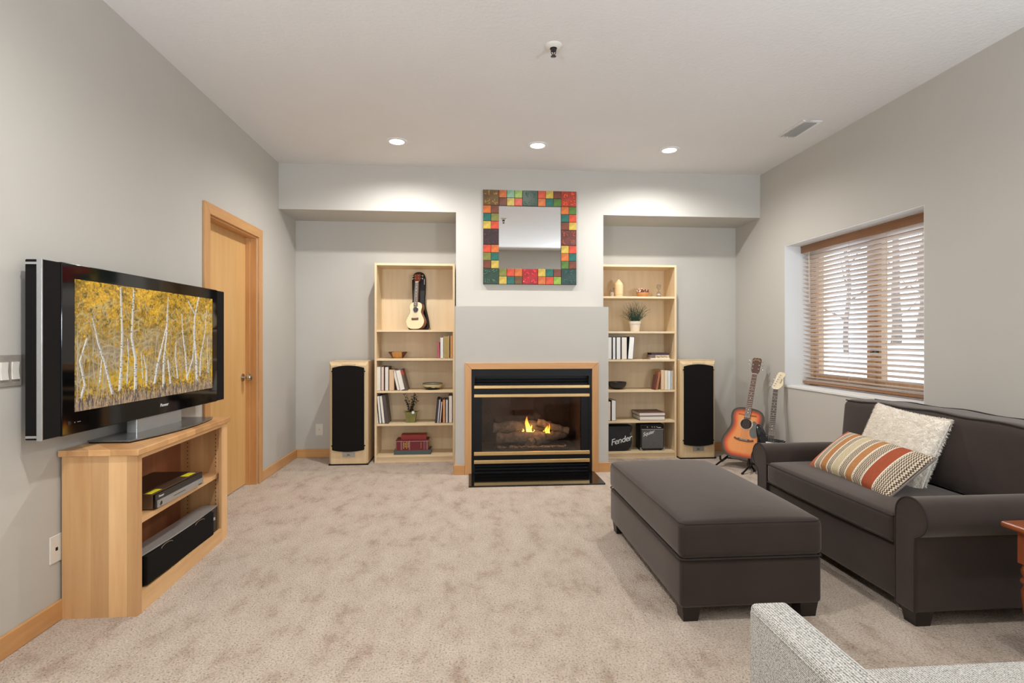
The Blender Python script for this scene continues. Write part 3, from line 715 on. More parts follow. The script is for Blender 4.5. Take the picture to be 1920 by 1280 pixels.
for lab, u0, u1, pg in (('white book closest to the chimney under the potted grass', 1137, 1147.4, (232,228,222)), ('narrow white book, second from the chimney under the potted grass', 1148.6, 1154.6, (236,232,226)),
                        ('white book third from the chimney under the potted grass', 1155.6, 1164, (234,232,226)), ('cream paged book fourth from the chimney under the potted grass', 1165.2, 1175.8, (232,222,208))):
    px_book(lab, G, u0, u1, 631.5, RS[2], 0, (40,38,44), pg)
px_book('thick white book tilted right at the end of the row under the potted grass', G, 1177, 1187, 631.5, RS[2], 0, (56,52,54), (242,240,234), 4.5)
G = 'books on the fourth shelf of the right bookcase'
px_book('thin dark red book leaning outermost in the row by the right speaker', G, 1226.6, 1228.8, 703, RS[3], 0, (110,58,50), (180,120,96), 9, True, 0.09)
px_book('orange brown book leaning right against the cream books', G, 1229.4, 1233.6, 697.5, RS[3], 0, (168,104,66), (200,140,96), 10, True, 0.10)
px_book('tan paged upright book beside the leaning orange brown one', G, 1239.4, 1245.6, 693, RS[3], 0, (196,160,120), (226,196,160))
px_book('cream book in the middle of the row across from the black bowl', G, 1246, 1252, 694, RS[3], 0, (222,204,170), (234,222,196))
px_book('pale blue white book in the row across from the black bowl', G, 1252.4, 1257, 694.5, RS[3], 0, (206,216,220), (230,232,230))
px_book('thin white book second from the side panel opposite the black bowl', G, 1257.6, 1260, 694.5, RS[3], 0, (120,130,138), (236,234,228))
px_book('thin tan book against the side panel opposite the black bowl', G, 1260.4, 1262.6, 694, RS[3], 0, (206,168,124), (226,192,150))
G = 'books on the fifth shelf of the right bookcase'
px_book('cream book with a dark cover above the black logo bag, nearest the chimney', G, 1138, 1145.4, 752.5, RS[4], 0, (60,44,44), (222,206,190))
px_book('white book with a black cover above the black logo bag', G, 1146.6, 1155.2, 750.5, RS[4], 0, (38,36,38), (238,234,228))

def flat_book(label, group, x0, x1, z0, th, d, cover, pages, spine_front=False, y=None, rz=0.0):
    y = BY+0.012 if y is None else y; w = x1-x0; c = min(0.004, th*0.15)
    t = thing('book', label, 'book', ((x0+x1)/2, y, z0), (0, 0, math.radians(rz)), group)
    mb = MB().box(-w/2, w/2, 0, d, 0, c).box(-w/2, w/2, 0, d, th-c, th)
    if spine_front: mb.box(-w/2, w/2, 0, c, c, th-c)
    else: mb.box(-w/2, w/2, d-c, d, c, th-c)
    part('cover', mb, cover_mat(cover), t)
    part('page_block', MB().box(-w/2+0.004, w/2-0.004, c if spine_front else 0.003, d-0.004 if spine_front else d-c, c, th-c), page_mat(pages), t)
    return t
G = 'stacked books at the bottom of the left bookcase'
yy = BY+0.02
xa = lambda u, y=yy: ux(u, y)
t = flat_book('grey green flat book at the bottom of the red dictionary stack', G, xa(738.5), xa(807.5), LS[4], 0.043, 0.2, (74,86,84), (196,184,160), True, yy)
z1 = LS[4]+0.043
t = flat_book('thick dark red dictionary lying flat with gold spine lettering', G, xa(742), xa(803.5), z1, 0.101, 0.18, (106,22,28), (202,178,140), True, yy)
w = xa(803.5)-xa(742); mb = MB()
for fx in (0.012, 0.16, 0.18, 0.405, 0.43, 0.865, 0.93, 0.965): mb.box(-w/2+fx*w-0.001, -w/2+fx*w+0.001, -0.0008, 0.0005, 0.006, 0.095)
mb.box(-w/2, w/2, -0.0008, 0.0005, 0.088, 0.0905)
part('spine_bands', mb, M('silver_band', (196,176,170), 0.5), t)
mb = MB(); rg = random.Random(5)
for c_ in range(4):
    zz = 0.018 + (0.012 if c_ in (1, 3) else 0.0)
    while zz < 0.075:
        L = rg.uniform(0.005, 0.011); mb.box(-w/2+(0.225+0.048*c_)*w, -w/2+(0.225+0.048*c_)*w+0.008, -0.0009, 0.0005, zz, zz+L); zz += L+0.0035
zz = 0.02
while zz < 0.075: mb.box(w*0.265, w*0.265+0.0045, -0.0009, 0.0005, zz, zz+0.005); zz += 0.0075
part('spine_lettering', mb, m_gold, t)
flat_book('smaller red book lying on top of the thick red dictionary', G, xa(752, yy+0.03), xa(799, yy+0.03), z1+0.101, 0.046, 0.13, (150,42,36), (190,160,130), True, yy+0.035)
G = 'small stack of flat books on the right bookcase'
yb = BY+0.05
flat_book('thin white flat book at the bottom of the small stack under the potted grass', G, ux(1220, yb), ux(1256, yb), RS[2], 0.012, 0.16, (228,222,212), (240,236,228), True, yb)
t = flat_book('cream patterned flat book in the middle of the small stack', G, ux(1221, yb), ux(1255, yb), RS[2]+0.012, 0.031, 0.15, (206,186,150), (200,180,150), True, yb)
w = ux(1255, yb)-ux(1221, yb); mb = MB(); rg = random.Random(9)
for k in range(9): mb.ball((-w/2+0.062+k*0.0125, -0.0002, 0.015+rg.uniform(-.006,.006)), 0.0055, 8, 4, (1, 0.12, rg.uniform(.7,1.5)))
mb.box(-w/2, -w/2+0.045, -0.001, 0.0005, 0.001, 0.030)
part('spine_picture', mb, cover_mat((120,104,92)), t)
flat_book('dark purple flat book on top of the small stack', G, ux(1222, yb), ux(1254, yb), RS[2]+0.043, 0.023, 0.15, (66,44,54), (60,42,50), True, yb)
t = thing('booklet', 'thin brown booklet lying left of the small book stack', 'booklet', (ux(1216, yb), yb+0.03, RS[2]))
part('cover', MB().box(-0.035, 0.018, 0, 0.08, 0, 0.004), cover_mat((130,84,60)), t)
G = 'two large flat books above the amplifier'
flat_book('large flat white paged book under another above the amplifier', G, ux(1199.5, BY+0.02), ux(1247, BY+0.02), RS[4], 0.046, 0.25, (64,40,46), (224,218,206), False, BY+0.02)
flat_book('large glossy flat book topping the pair above the amplifier', G, ux(1198.5, BY+0.02), ux(1247.5, BY+0.02), RS[4]+0.046, 0.036, 0.25, (104,70,62), (226,214,204), False, BY+0.02, 0.6)

# ------------------------------------------------------------------ bowls, vases and small things on the shelves
def bowl_prof(r, h, foot, th=0.008):
    out = [(foot*0.98, 0.0), (foot, 0.002)] + [(foot+(r-foot)*math.sin(k/8*math.pi/2)**0.9, 0.002+(h-0.002)*(1-math.cos(k/8*math.pi/2))**0.9) for k in range(1, 9)]
    inn = [(max(0.0, q[0]-th), max(q[1], th)) for q in out[::-1] if q[0] > foot]
    return [(0, 0)] + out + inn + [(0, th)]
def bowl(name, label, x, y, z, r, h, foot, m, inner=None, cat='bowl'):
    t = thing(name, label, cat, (x, y, z)); part('bowl_body', MB().lathe(bowl_prof(r, h, foot), seg=40), m, t); return t
def two_tone(name, a, b_, thr, axis):
    m, nt, b = newmat(name); sep = N(nt, 'ShaderNodeSeparateXYZ'); nt.links.new(coords(nt), sep.inputs[0])
    n = noise(nt, coords(nt), 18, 3)
    if axis == 'x':
        q = math_n(nt, 'ADD', math_n(nt, 'ABSOLUTE', sep.outputs[0]), math_n(nt, 'MULTIPLY', n.outputs['Fac'], 0.01))
    else: q = math_n(nt, 'ADD', sep.outputs[2], math_n(nt, 'MULTIPLY', math_n(nt, 'SUBTRACT', n.outputs['Fac'], 0.5), 0.05))
    st = math_n(nt, 'GREATER_THAN', q, thr)
    nt.links.new(mixc(nt, st, lin(a), lin(b_)), b.inputs['Base Color']); b.inputs['Roughness'].default_value = 0.3; return m
y0 = BY+0.14
t = thing('wooden_bowl', 'flared wooden bowl with dark sides on the shelf below the ukulele', 'bowl', (ux(746, y0), y0, LS[1]))
w = (ux(764, y0)-ux(728, y0))/2
part('bowl_body', MB().lathe([(0, 0), (w*0.5, 0), (w*0.56, 0.004), (w, 0.062), (w*0.97, 0.064), (w*0.5, 0.010), (0, 0.008)], seg=40), two_tone('laminated_wood', (206,150,84), (84,40,24), w*0.55, 'x'), t)
w = (ux(830, y0)-ux(792.5, y0))/2
t = bowl('ceramic_bowl', 'cream and green ceramic bowl with teal rim on the third shelf', ux(811, y0), y0, LS[2], w, 0.058, w*0.42, two_tone('dipped_glaze', (44,58,44), (214,196,156), 0.026, 'z'))
part('rim', MB().tube([(w*0.97*math.cos(k*math.pi/20), w*0.97*math.sin(k*math.pi/20), 0.0585) for k in range(40)], 0.0055, 8, True), M('teal_glaze', (66,104,100), 0.2), t)
w = (ux(1173, y0)-ux(1139, y0))/2
bowl('black_bowl', 'matte black shallow bowl on the shelf above the black covered books', ux(1157, y0), y0, RS[3], w, 0.075, w*0.40, M('black_stoneware', (44,42,40), 0.4))

# green pot with a dark leafed sprig
y0 = BY+0.11
t = thing('green_potted_plant', 'dark leaved sprig in a square green tin pot on the fourth shelf', 'potted plant', (ux(771, y0), y0, LS[3]))
px = 1007/5.5
r1, r0, hh = 0.055, 0.042, 0.106
m_gpot = M('green_tin', (118,116,60), 0.5, 0, 0.15, 20)
mb = MB()
lo = [mb.bm.verts.new((sx*r0, sy*r0, 0)) for sx, sy in ((-1,-1),(1,-1),(1,1),(-1,1))]; hi = [mb.bm.verts.new((sx*r1, sy*r1, hh)) for sx, sy in ((-1,-1),(1,-1),(1,1),(-1,1))]
ins = [mb.bm.verts.new((sx*(r1-0.004), sy*(r1-0.004), hh)) for sx, sy in ((-1,-1),(1,-1),(1,1),(-1,1))]; bot = [mb.bm.verts.new((sx*(r0-0.004), sy*(r0-0.004), 0.09)) for sx, sy in ((-1,-1),(1,-1),(1,1),(-1,1))]
mb.bm.faces.new(lo)
for k in range(4):
    j = (k+1) % 4
    for A, B in ((lo, hi), (hi, ins), (ins, bot)): mb.bm.faces.new((A[k], A[j], B[j], B[k]))
mb.bm.faces.new(bot)
part('pot', mb, m_gpot, t)
mb = MB()                                                    # folded leaf shaped ears at the rim
for sx in (-1, 1):
    for sy in (-1, 1):
        mb.prism([(sx*0.045, 0.085), (sx*0.085, 0.118), (sx*0.055, 0.104)], sy*0.046-0.0015, sy*0.046+0.0015, 'y')
part('pot_rim_ears', mb, m_gpot, t)
part('price_tag', MB().box(0.012, 0.036, -0.060, -0.0575, 0.090, 0.116), m_textwhite, t)
rg = random.Random(21); stems, leaves = MB(), MB()
for k in range(14):
    a = rg.uniform(0, 6.28); L = rg.uniform(0.10, 0.205); sp = rg.uniform(0.03, 0.105)
    p0 = Vector((rg.uniform(-.02,.02), rg.uniform(-.02,.02), 0.09)); pts = [p0 + Vector((math.cos(a)*sp*(q/6)**1.4, 0.6*math.sin(a)*sp*(q/6)**1.4, L*q/6)) for q in range(7)]
    stems.tube(pts, 0.0016, 5)
    for q in range(1, 7):
        for s in range(3):
            d = Vector((rg.uniform(-1,1), rg.uniform(-1,1), rg.uniform(0,.8))).normalized()*rg.uniform(.011,.020); u = d.orthogonal().normalized()*0.0062; p = pts[q]
            vs = [leaves.bm.verts.new(x) for x in (p, p+d*0.5+u, p+d, p+d*0.5-u)]; leaves.bm.faces.new(vs)
m_leafdark = M('dark_leaf', (44,46,34), 0.5, 0, 0.3, 90)
part('stems', stems, M('brown_stem', (70,52,38), 0.7), t)
part('leaves', leaves, m_leafdark, t, kind='stuff', smooth=0)

# potted grass in a white pot
y0 = BY+0.10
t = thing('potted_grass', 'curly dark green grass plant in a white pot on the second shelf', 'potted plant', (ux(1190.5, y0), y0, RS[1]))
part('pot', MB().lathe([(0, 0), (0.044, 0), (0.046, 0.003), (0.055, 0.078), (0.060, 0.080), (0.063, 0.106), (0.058, 0.106), (0.055, 0.09), (0, 0.088)], seg=32), M('cream_ceramic', (236,222,200), 0.45), t)
rg = random.Random(4); mb = MB()
for k in range(120):
    a = rg.uniform(0, 6.28); L = rg.uniform(0.09, 0.235); sp = rg.uniform(0.01, 0.15)*(1.25-L*2); cz = rg.uniform(8, 20); ph = rg.uniform(0, 6); amp = rg.uniform(.004, .016)
    pts = []
    for q in range(11):
        f = q/10; rr_ = 0.025 + sp*f**1.2
        pts.append((math.cos(a)*rr_+amp*f*math.sin(cz*f+ph), min(0.10, math.sin(a)*rr_*0.8)+amp*f*math.cos(cz*f+ph), 0.085 + L*(f - 0.18*f*f*(sp > 0.08)) + amp*0.5*math.sin(cz*f*1.3)))
    mb.tube(pts, 0.002, 4, radii=[0.0024*(1-0.75*q/10) for q in range(11)])
part('grass_blades', mb, M('blue_green_grass', (52,78,58), 0.6, 0, 0.25, 60), t, kind='stuff')

# top shelf of the right bookcase
y0 = BY+0.10
t = thing('bud_vase', 'tiny clay jar with a dried sprig beside the pointed wooden carving', 'vase', (ux(1147.5, y0), y0, RS[0]))
part('jar', MB().lathe([(0, 0), (0.020, 0), (0.023, 0.012), (0.022, 0.036), (0.014, 0.046), (0.014, 0.050), (0.010, 0.050), (0, 0.04)], seg=24), M('pale_clay', (176,156,136), 0.7), t)
mb = MB(); rg = random.Random(2)
for k in range(9):
    a = rg.uniform(0, 6.28); p = Vector((0, 0, 0.045)); q = Vector((math.cos(a)*0.022, math.sin(a)*0.015, rg.uniform(.06, .095))); mb.tube([p, q], 0.001, 4); mb.ball(q, rg.uniform(.004,.008), 6, 4)
part('dried_sprig', mb, M('dried_sprig_grey', (136,126,114), 0.9, 0, 0.4, 120), t)
t = thing('wooden_carving', 'pale turned wooden carving shaped like a pointed bullet on the top shelf', 'ornament', (ux(1160, y0), y0, RS[0]))
part('carved_body', MB().lathe([(0, 0), (0.041, 0), (0.043, 0.003), (0.043, 0.022), (0.0415, 0.023), (0.0415, 0.025), (0.045, 0.026), (0.046, 0.05), (0.046, 0.124), (0.044, 0.134), (0.031, 0.153), (0.014, 0.173), (0.003, 0.184), (0, 0.185)], seg=32), wood('turned_maple', (240,208,160), (228,188,136), 'z', 0.4, 10), t)
t = thing('potpourri_bowl', 'small wooden bowl heaped with pink and cream shells on the top shelf', 'bowl', (ux(1205, y0), y0, RS[0]))
part('bowl_body', MB().lathe(bowl_prof(0.066, 0.046, 0.038), seg=32), wood('orange_bowl_wood', (212,152,92), (186,122,68), 'x', 0.4, 10), t)
rg = random.Random(8); cols = [M('shell_pink', (206,150,132), 0.5), M('shell_cream', (226,206,180), 0.5), M('shell_rust', (140,74,58), 0.5)]
for k in range(46):
    a = rg.uniform(0, 6.28); r = 0.062*math.sqrt(rg.random()); mb = MB()
    mb.ball((0, 0, 0), 0.011, 8, 6, (1.3, 1, 0.5)); mb.xf(Matrix.Translation((math.cos(a)*r, math.sin(a)*r, 0.050 + 0.034*(1-(r/0.07)**2) + rg.uniform(-.006, .004))) @ Matrix.Rotation(rg.uniform(0, 3), 4, (rg.uniform(-1,1), rg.uniform(-1,1), .5)))
    part('shell', mb, cols[k % 3], t)
t = thing('hourglass', 'small glass hourglass on a dark base at the right of the top shelf', 'hourglass', (ux(1235, y0), y0, RS[0]))
for z in (0.0, 0.135): part('base_disc', MB().lathe([(0, 0), (0.031, 0), (0.033, 0.004), (0.030, 0.010), (0, 0.010)] if z == 0 else [(0, 0), (0.018, 0), (0.018, 0.003), (0, 0.003)], (0, 0, z), 24), m_legwood if z == 0 else m_silver, t)
part('glass_bulb', MB().lathe([(0.018, 0.010), (0.024, 0.025), (0.023, 0.042), (0.012, 0.060), (0.004, 0.070), (0.012, 0.082), (0.023, 0.100), (0.024, 0.118), (0.016, 0.135)], seg=24), glass('hourglass_glass', (238,240,240), 1.6), t)
part('sand', MB().lathe([(0, 0.0101), (0.016, 0.0101), (0.021, 0.022), (0.017, 0.032), (0, 0.040)], seg=24), M('white_sand', (226,206,186), 0.9), t)

# ------------------------------------------------------------------ gig bag with script logo, guitar amplifier
yb = BY+0.03
xb = lambda u: ux(u, yb); zb_ = lambda v: vz(v, 1165, yb)
t = thing('gig_bag', 'black soft instrument bag with white script logo on the bottom shelf', 'bag', (xb(1160), yb, RS[5]))
pts = [(1137, 846), (1172, 846), (1178, 844), (1183, 838.5), (1185.3, 830), (1184.5, 820), (1181, 813.5), (1185, 809), (1186.5, 802), (1186.5, 798.4), (1137, 798.4)]
poly = [(xb(u), max(RS[5]+0.0005, zb_(v))) for u, v in pts]
part('bag_body', MB().prism(poly, yb, yb+0.15, 'y').bevel(0.012, 3), m_black_matte, t, t)
part('zip_seam', MB().tube([(p[0]*0.995, yb+0.075, p[1]) for p in poly[1:9]], 0.005, 8), m_grille, t, t)
mb = text_mb('Fender', 0.088, 0.35, 0.002, space=0.9); mb.xf(Matrix.Translation((xb(1164), yb-0.001, RS[5]+0.112)) @ FACE_NY @ Matrix.Rotation(math.radians(14), 4, 'Z'))
part('script_logo', mb, m_textwhite, t, t, label='white script lettering', smooth=0)
ya = BY+0.03; ax0, ax1 = ux(1201, ya), ux(1246, ya); ah = 0.272; ad = 0.17
t = thing('guitar_amplifier', 'small black guitar amplifier with grey grille on the bottom shelf', 'amplifier', ((ax0+ax1)/2, ya, RS[5]))
aw = ax1-ax0
part('cabinet', MB().rbox(-aw/2, aw/2, 0.008, ad, 0.006, ah, 0.012, 3, 1), m_black_matte, t)
part('grille_cloth', MB().box(-aw/2+0.016, aw/2-0.012, 0.002, 0.012, 0.024, ah-0.055).bevel(0.003), M('silver_grille_cloth', (92,90,88), 0.8, 0, 0.35, 260, 0.6, 500), t)
part('grille_trim', MB().box(-aw/2+0.012, aw/2-0.008, 0.001, 0.012, ah-0.055, ah-0.048), m_silver, t)
part('control_panel', MB().box(-aw/2+0.012, aw/2-0.008, 0.003, 0.014, ah-0.047, ah-0.012).bevel(0.002), m_black_gloss, t)
for k in range(5): part('knob', MB().cyl((-0.055+k*0.025, -0.006, ah-0.027), 0.0065, 0.012, 'y', 14), m_silver if k != 1 else m_dark_metal, t)
part('panel_print', MB().box(0.055, 0.09, 0.0015, 0.0035, ah-0.036, ah-0.030), m_textwhite, t)
for sx in (-1, 1):
    part('corner_protector', MB().box(sx*aw/2-(0.024 if sx > 0 else -0.0), sx*aw/2+(0.024 if sx < 0 else 0.0), 0.001, 0.02, 0.004, 0.014).box(sx*aw/2-(0.008 if sx > 0 else 0), sx*aw/2+(0.008 if sx < 0 else 0), 0.001, 0.02, 0.014, 0.032), m_silver, t)
    part('foot', MB().cyl((sx*(aw/2-0.03), 0.03, 0), 0.012, 0.007).cyl((sx*(aw/2-0.03), ad-0.03, 0), 0.012, 0.007), m_black, t)
mb = text_mb('Squier', 0.052, 0.45, 0.0016, space=0.95); mb.xf(Matrix.Translation((-0.045, 0.001, ah-0.092)) @ FACE_NY @ Matrix.Rotation(math.radians(16), 4, 'Z'))
part('script_logo', mb, m_textwhite, t, label='white script lettering', smooth=0)

# ------------------------------------------------------------------ tower speakers
m_spk = wood('speaker_maple', (222,190,144), (204,168,120), 'z', 0.4, 6)
m_spk_edge = wood('speaker_bevel', (226,202,162), (208,180,138), 'z', 0.35, 6)
def speaker(label, x0, x1):
    w = x1-x0; h = 1.008; y = 5.318; d = 0.33
    t = thing('tower_speaker', label, 'loudspeaker', ((x0+x1)/2, y, 0), group='tall maple tower speakers')
    part('plinth', MB().box(-w/2-0.004, w/2+0.004, -0.004, d, 0, 0.014), m_black, t)
    part('cabinet', MB().box(-w/2, w/2, 0.022, d, 0.014, h-0.012), m_spk, t)
    b = 0.030
    lo = [(-w/2, 0.022, 0.014), (w/2, 0.022, 0.014), (w/2, 0.022, h-0.012), (-w/2, 0.022, h-0.012)]
    hi = [(-w/2+b*0.6, 0, 0.014), (w/2-b*0.6, 0, 0.014), (w/2-b*0.6, 0, h-0.012-b), (-w/2+b*0.6, 0, h-0.012-b)]
    mb = MB(); L = [mb.bm.verts.new(p) for p in lo]; H = [mb.bm.verts.new(p) for p in hi]
    mb.bm.faces.new(H); mb.bm.faces.new(L)
    for i in range(4): mb.bm.faces.new((L[i], L[(i+1) % 4], H[(i+1) % 4], H[i]))
    part('front_baffle', mb, m_spk_edge, t)
    part('top_panel', MB().box(-w/2, w/2, 0.022, d, h-0.012, h), m_spk_edge, t)
    gw = w/2-0.032; z0, z1 = 0.150, 0.945; n = 14
    arc = lambda s: [(gw*math.cos(math.pi*(0.5-0.5*q)) , 0) for q in s]
    top = [(gw*(1-2*k/n), z1+0.022*(1-(1-2*k/n)**2)) for k in range(n+1)]
    bot = [(-gw*(1-2*k/n), z0-0.018*(1-(1-2*k/n)**2)) for k in range(n+1)]
    part('grille', MB().prism(top+bot, -0.022, -0.001, 'y').bevel(0.006, 2), m_grille, t)
    for sx in (-1, 1):
        for z in (z0+0.04, z1-0.035): part('grille_peg', MB().cyl((sx*(gw+0.004), -0.012, z), 0.006, 0.013, 'y', 10), m_black, t)
    part('port_plate', MB().box(-0.06, 0.07, -0.003, 0.001, h-0.046, h-0.022).bevel(0.002), m_spk_edge, t)
    part('badge_plate', MB().box(-0.058, 0.062, -0.003, 0.001, 0.078, 0.126).bevel(0.002), m_silver, t)
    mb = text_mb('JBL', 0.026, 0, 0.001); mb.xf(Matrix.Translation((0.003, -0.0036, 0.100)) @ FACE_NY)
    part('badge_lettering', mb, m_black, t, smooth=0)
speaker('tall maple tower speaker with black grille left of the ukulele bookcase', ux(617, 5.318), ux(689.5, 5.318))
speaker('tall maple tower speaker with black grille beside the sunburst guitar', 2.150, ux(1342, 5.318))

# ------------------------------------------------------------------ television cabinet
CY0, CY1, CT = 2.49, 3.462, 0.738
CB = XL+0.012                                               # back of the cabinet
xf_ = lambda y: -1.455 - 0.038*(y-CY0)/(CY1-CY0)            # front line: slightly skewed to the wall
t = thing('media_cabinet', 'low light wooden cabinet with one shelf under the television', 'cabinet', (-1.61, (CY0+CY1)/2, 0))
P = 0.02
def foot(y0, y1, fr=0.0, bk=0.0): return [(CB+bk, y0), (xf_(y0)-fr, y0), (xf_(y1)-fr, y1), (CB+bk, y1)]
part('side_panel', MB().prism(foot(CY0, CY0+P, 0.02), 0, CT-0.028), m_alder, t, t)
part('side_panel', MB().prism(foot(CY1-P, CY1, 0.02), 0, CT-0.028), m_alder, t, t)
part('top_board', MB().prism([(CB-0.006, CY0-0.016), (xf_(CY0)+0.014, CY0-0.016), (xf_(CY1)+0.014, CY1+0.016), (CB-0.006, CY1+0.016)], CT-0.028, CT).bevel(0.003), wood('alder_top_boards', (236,190,134), (198,142,90), 'y', 0.32, 6, plank=0.09), t, t)
part('back_panel', MB().box(CB, CB+0.008, CY0+P, CY1-P, 0.05, CT-0.028), wood('alder_back_shaded', (172,116,84), (140,88,60), 'z', 0.35, 5, plank=0.3), t, t)  # redder back boards, darkened so the colour carries the interior's shade
part('bottom_board', MB().prism(foot(CY0+P, CY1-P, 0.02, 0.008), 0.045, 0.066), m_alder_y, t, t)
part('shelf', MB().prism(foot(CY0+P, CY1-P, 0.035, 0.008), 0.379, 0.402), m_alder_y, t, t)
part('face_stile', MB().prism([(xf_(CY0)-0.02, CY0), (xf_(CY0), CY0), (xf_(CY0+0.036), CY0+0.036), (xf_(CY0+0.036)-0.02, CY0+0.036)], 0, CT-0.028), m_alder, t, t)
part('face_stile', MB().prism([(xf_(CY1-0.075)-0.02, CY1-0.075), (xf_(CY1-0.075), CY1-0.075), (xf_(CY1), CY1), (xf_(CY1)-0.02, CY1)], 0, CT-0.028), m_alder, t, t)
for z0, z1 in ((0.0, 0.074), (0.690, CT-0.028)):
    part('face_rail', MB().prism([(xf_(CY0+0.036)-0.02, CY0+0.036), (xf_(CY0+0.036), CY0+0.036), (xf_(CY1-0.075), CY1-0.075), (xf_(CY1-0.075)-0.02, CY1-0.075)], z0, z1), m_alder_y, t, t)
mb = MB()                                                    # shelf pin holes in the far side and back
for k in range(9):
    for z0 in (0.16, 0.44):
        z = z0 + 0.024*k
        for x in (CB+0.05, xf_(CY1)-0.06): mb.cyl((x, CY1-P-0.0012, z), 0.0032, 0.001, 'y', 8)
part('pin_holes', mb, m_black, t, t, kind='stuff')

# disc player on the shelf
dy0, dy1, dxf, dxb, dz0, dz1 = 2.695, 3.150, -1.487, -1.755, 0.402, 0.478
t = thing('disc_player', 'silver and black disc player with yellow stickers on the cabinet shelf', 'disc player', ((dxf+dxb)/2, (dy0+dy1)/2, dz0))
m_champ = M('bronze_metal', (132,120,106), 0.32, 0.85, 0.04)
part('case', MB().box(dxb, dxf-0.018, dy0, dy1, dz0+0.006, dz1).bevel(0.003), m_champ, t, t)
part('top_cover', MB().box(dxb, dxf-0.075, dy0+0.001, dy1-0.001, dz1, dz1+0.0015), M('dark_bronze_top', (78,68,60), 0.4, 0.7), t, t)
part('black_fascia', MB().box(dxf-0.018, dxf-0.006, dy0, dy1, dz0+0.008, dz1-0.001).bevel(0.002), m_black_gloss, t, t)
part('silver_fascia', MB().box(dxf-0.008, dxf, dy0+0.012, dy1, dz0+0.008, dz0+0.043).bevel(0.002), m_silver, t, t)
part('power_button', MB().cyl((dxf-0.002, dy0+0.035, dz0+0.026), 0.010, 0.004, 'x', 20), m_dark_metal, t, t)
part('power_button_ring', MB().tube([(dxf+0.001, dy0+0.035+0.0115*math.cos(k*math.pi/10), dz0+0.026+0.0115*math.sin(k*math.pi/10)) for k in range(20)], 0.0016, 6, True), m_nickel, t, t)
part('disc_slot', MB().box(dxf-0.001, dxf+0.0006, dy0+0.15, dy0+0.26, dz0+0.026, dz0+0.029), m_dark_metal, t, t)
m_yel = M('yellow_sticker', (214,206,40), 0.5)
part('sticker', MB().box(dxf-0.062, dxf-0.030, dy0+0.01, dy0+0.10, dz1+0.0001, dz1+0.0008), m_yel, t, t)
part('sticker', MB().box(dxf-0.070, dxf-0.028, dy1-0.11, dy1-0.03, dz1+0.0001, dz1+0.0008), m_yel, t, t)
mb = text_mb('Pioneer', 0.014, 0.15, 0.0008); mb.xf(Matrix.Translation((dxf-0.0055, dy0+0.05, dz1-0.017)) @ FACE_PX)
part('lettering', mb, m_textwhite, t, t, smooth=0)
part('port_light', MB().box(dxf-0.0005, dxf+0.0006, dy1-0.055, dy1-0.02, dz0+0.013, dz0+0.018), m_black, t, t)
for x, y in ((dxf-0.05, dy0+0.04), (dxf-0.05, dy1-0.04), (dxb+0.04, dy0+0.04), (dxb+0.04, dy1-0.04)): part('foot', MB().cyl((x, y, dz0), 0.012, 0.006), m_black, t, t)

# centre speaker on the cabinet floor
sy0, sy1, sxf, sz0, sz1 = 2.545, 3.372, -1.515, 0.066, 0.215
t = thing('centre_speaker', 'long black and silver centre speaker at the bottom of the cabinet', 'loudspeaker', (sxf, (sy0+sy1)/2, sz0))
part('cabinet', MB().box(sxf-0.085, sxf, sy0, sy1, sz0, sz1).bevel(0.003), m_dark_metal, t, t)
n = 12; top = [(sxf+0.004+0.0*k, sy0 + (sy1-sy0)*k/n) for k in range(n+1)]
part('top_plate', MB().prism([(sxf-0.085, sy0)] + [(sxf+0.002+0.016*math.sin(math.pi*k/n), sy0+(sy1-sy0)*k/n) for k in range(n+1)] + [(sxf-0.085, sy1)], sz1, sz1+0.006), m_silver, t, t)
part('grille', MB().box(sxf, sxf+0.022, sy0+0.085, sy1-0.085, sz0+0.008, sz1-0.006).bevel(0.005), m_grille, t, t)
part('end_panel', MB().box(sxf, sxf+0.004, sy0+0.002, sy0+0.08, sz0+0.005, sz1-0.003), m_black, t, t)
part('end_panel', MB().box(sxf, sxf+0.004, sy1-0.08, sy1-0.002, sz0+0.005, sz1-0.003), m_dark_metal, t, t)
part('chrome_arc', MB().tube([(sxf+0.022, sy0+0.25+0.05*math.cos(math.pi*k/8), sz1-0.014+0.012*math.sin(math.pi*k/8)) for k in range(9)], 0.002, 6), m_nickel, t, t)
part('chrome_arc', MB().tube([(sxf+0.022, sy1-0.25+0.05*math.cos(math.pi*k/8), sz1-0.014+0.012*math.sin(math.pi*k/8)) for k in range(9)], 0.002, 6), m_nickel, t, t)
mb = text_mb('JBL', 0.024, 0, 0.001); mb.xf(Matrix.Translation((sxf+0.0045, sy1-0.042, sz0+0.085)) @ FACE_PX)
part('badge_lettering', mb, m_textwhite, t, t, smooth=0)

# ------------------------------------------------------------------ television
TVL = 1.471; TH0, TH1 = 0.818, 1.540
A_ = math.atan2(0.050, 1.47)
tvc = (-1.652, 2.995, CT)
tv = thing('television', 'large black flat screen television showing yellow aspen trees on the cabinet', 'television', tvc, (0, 0, -A_))
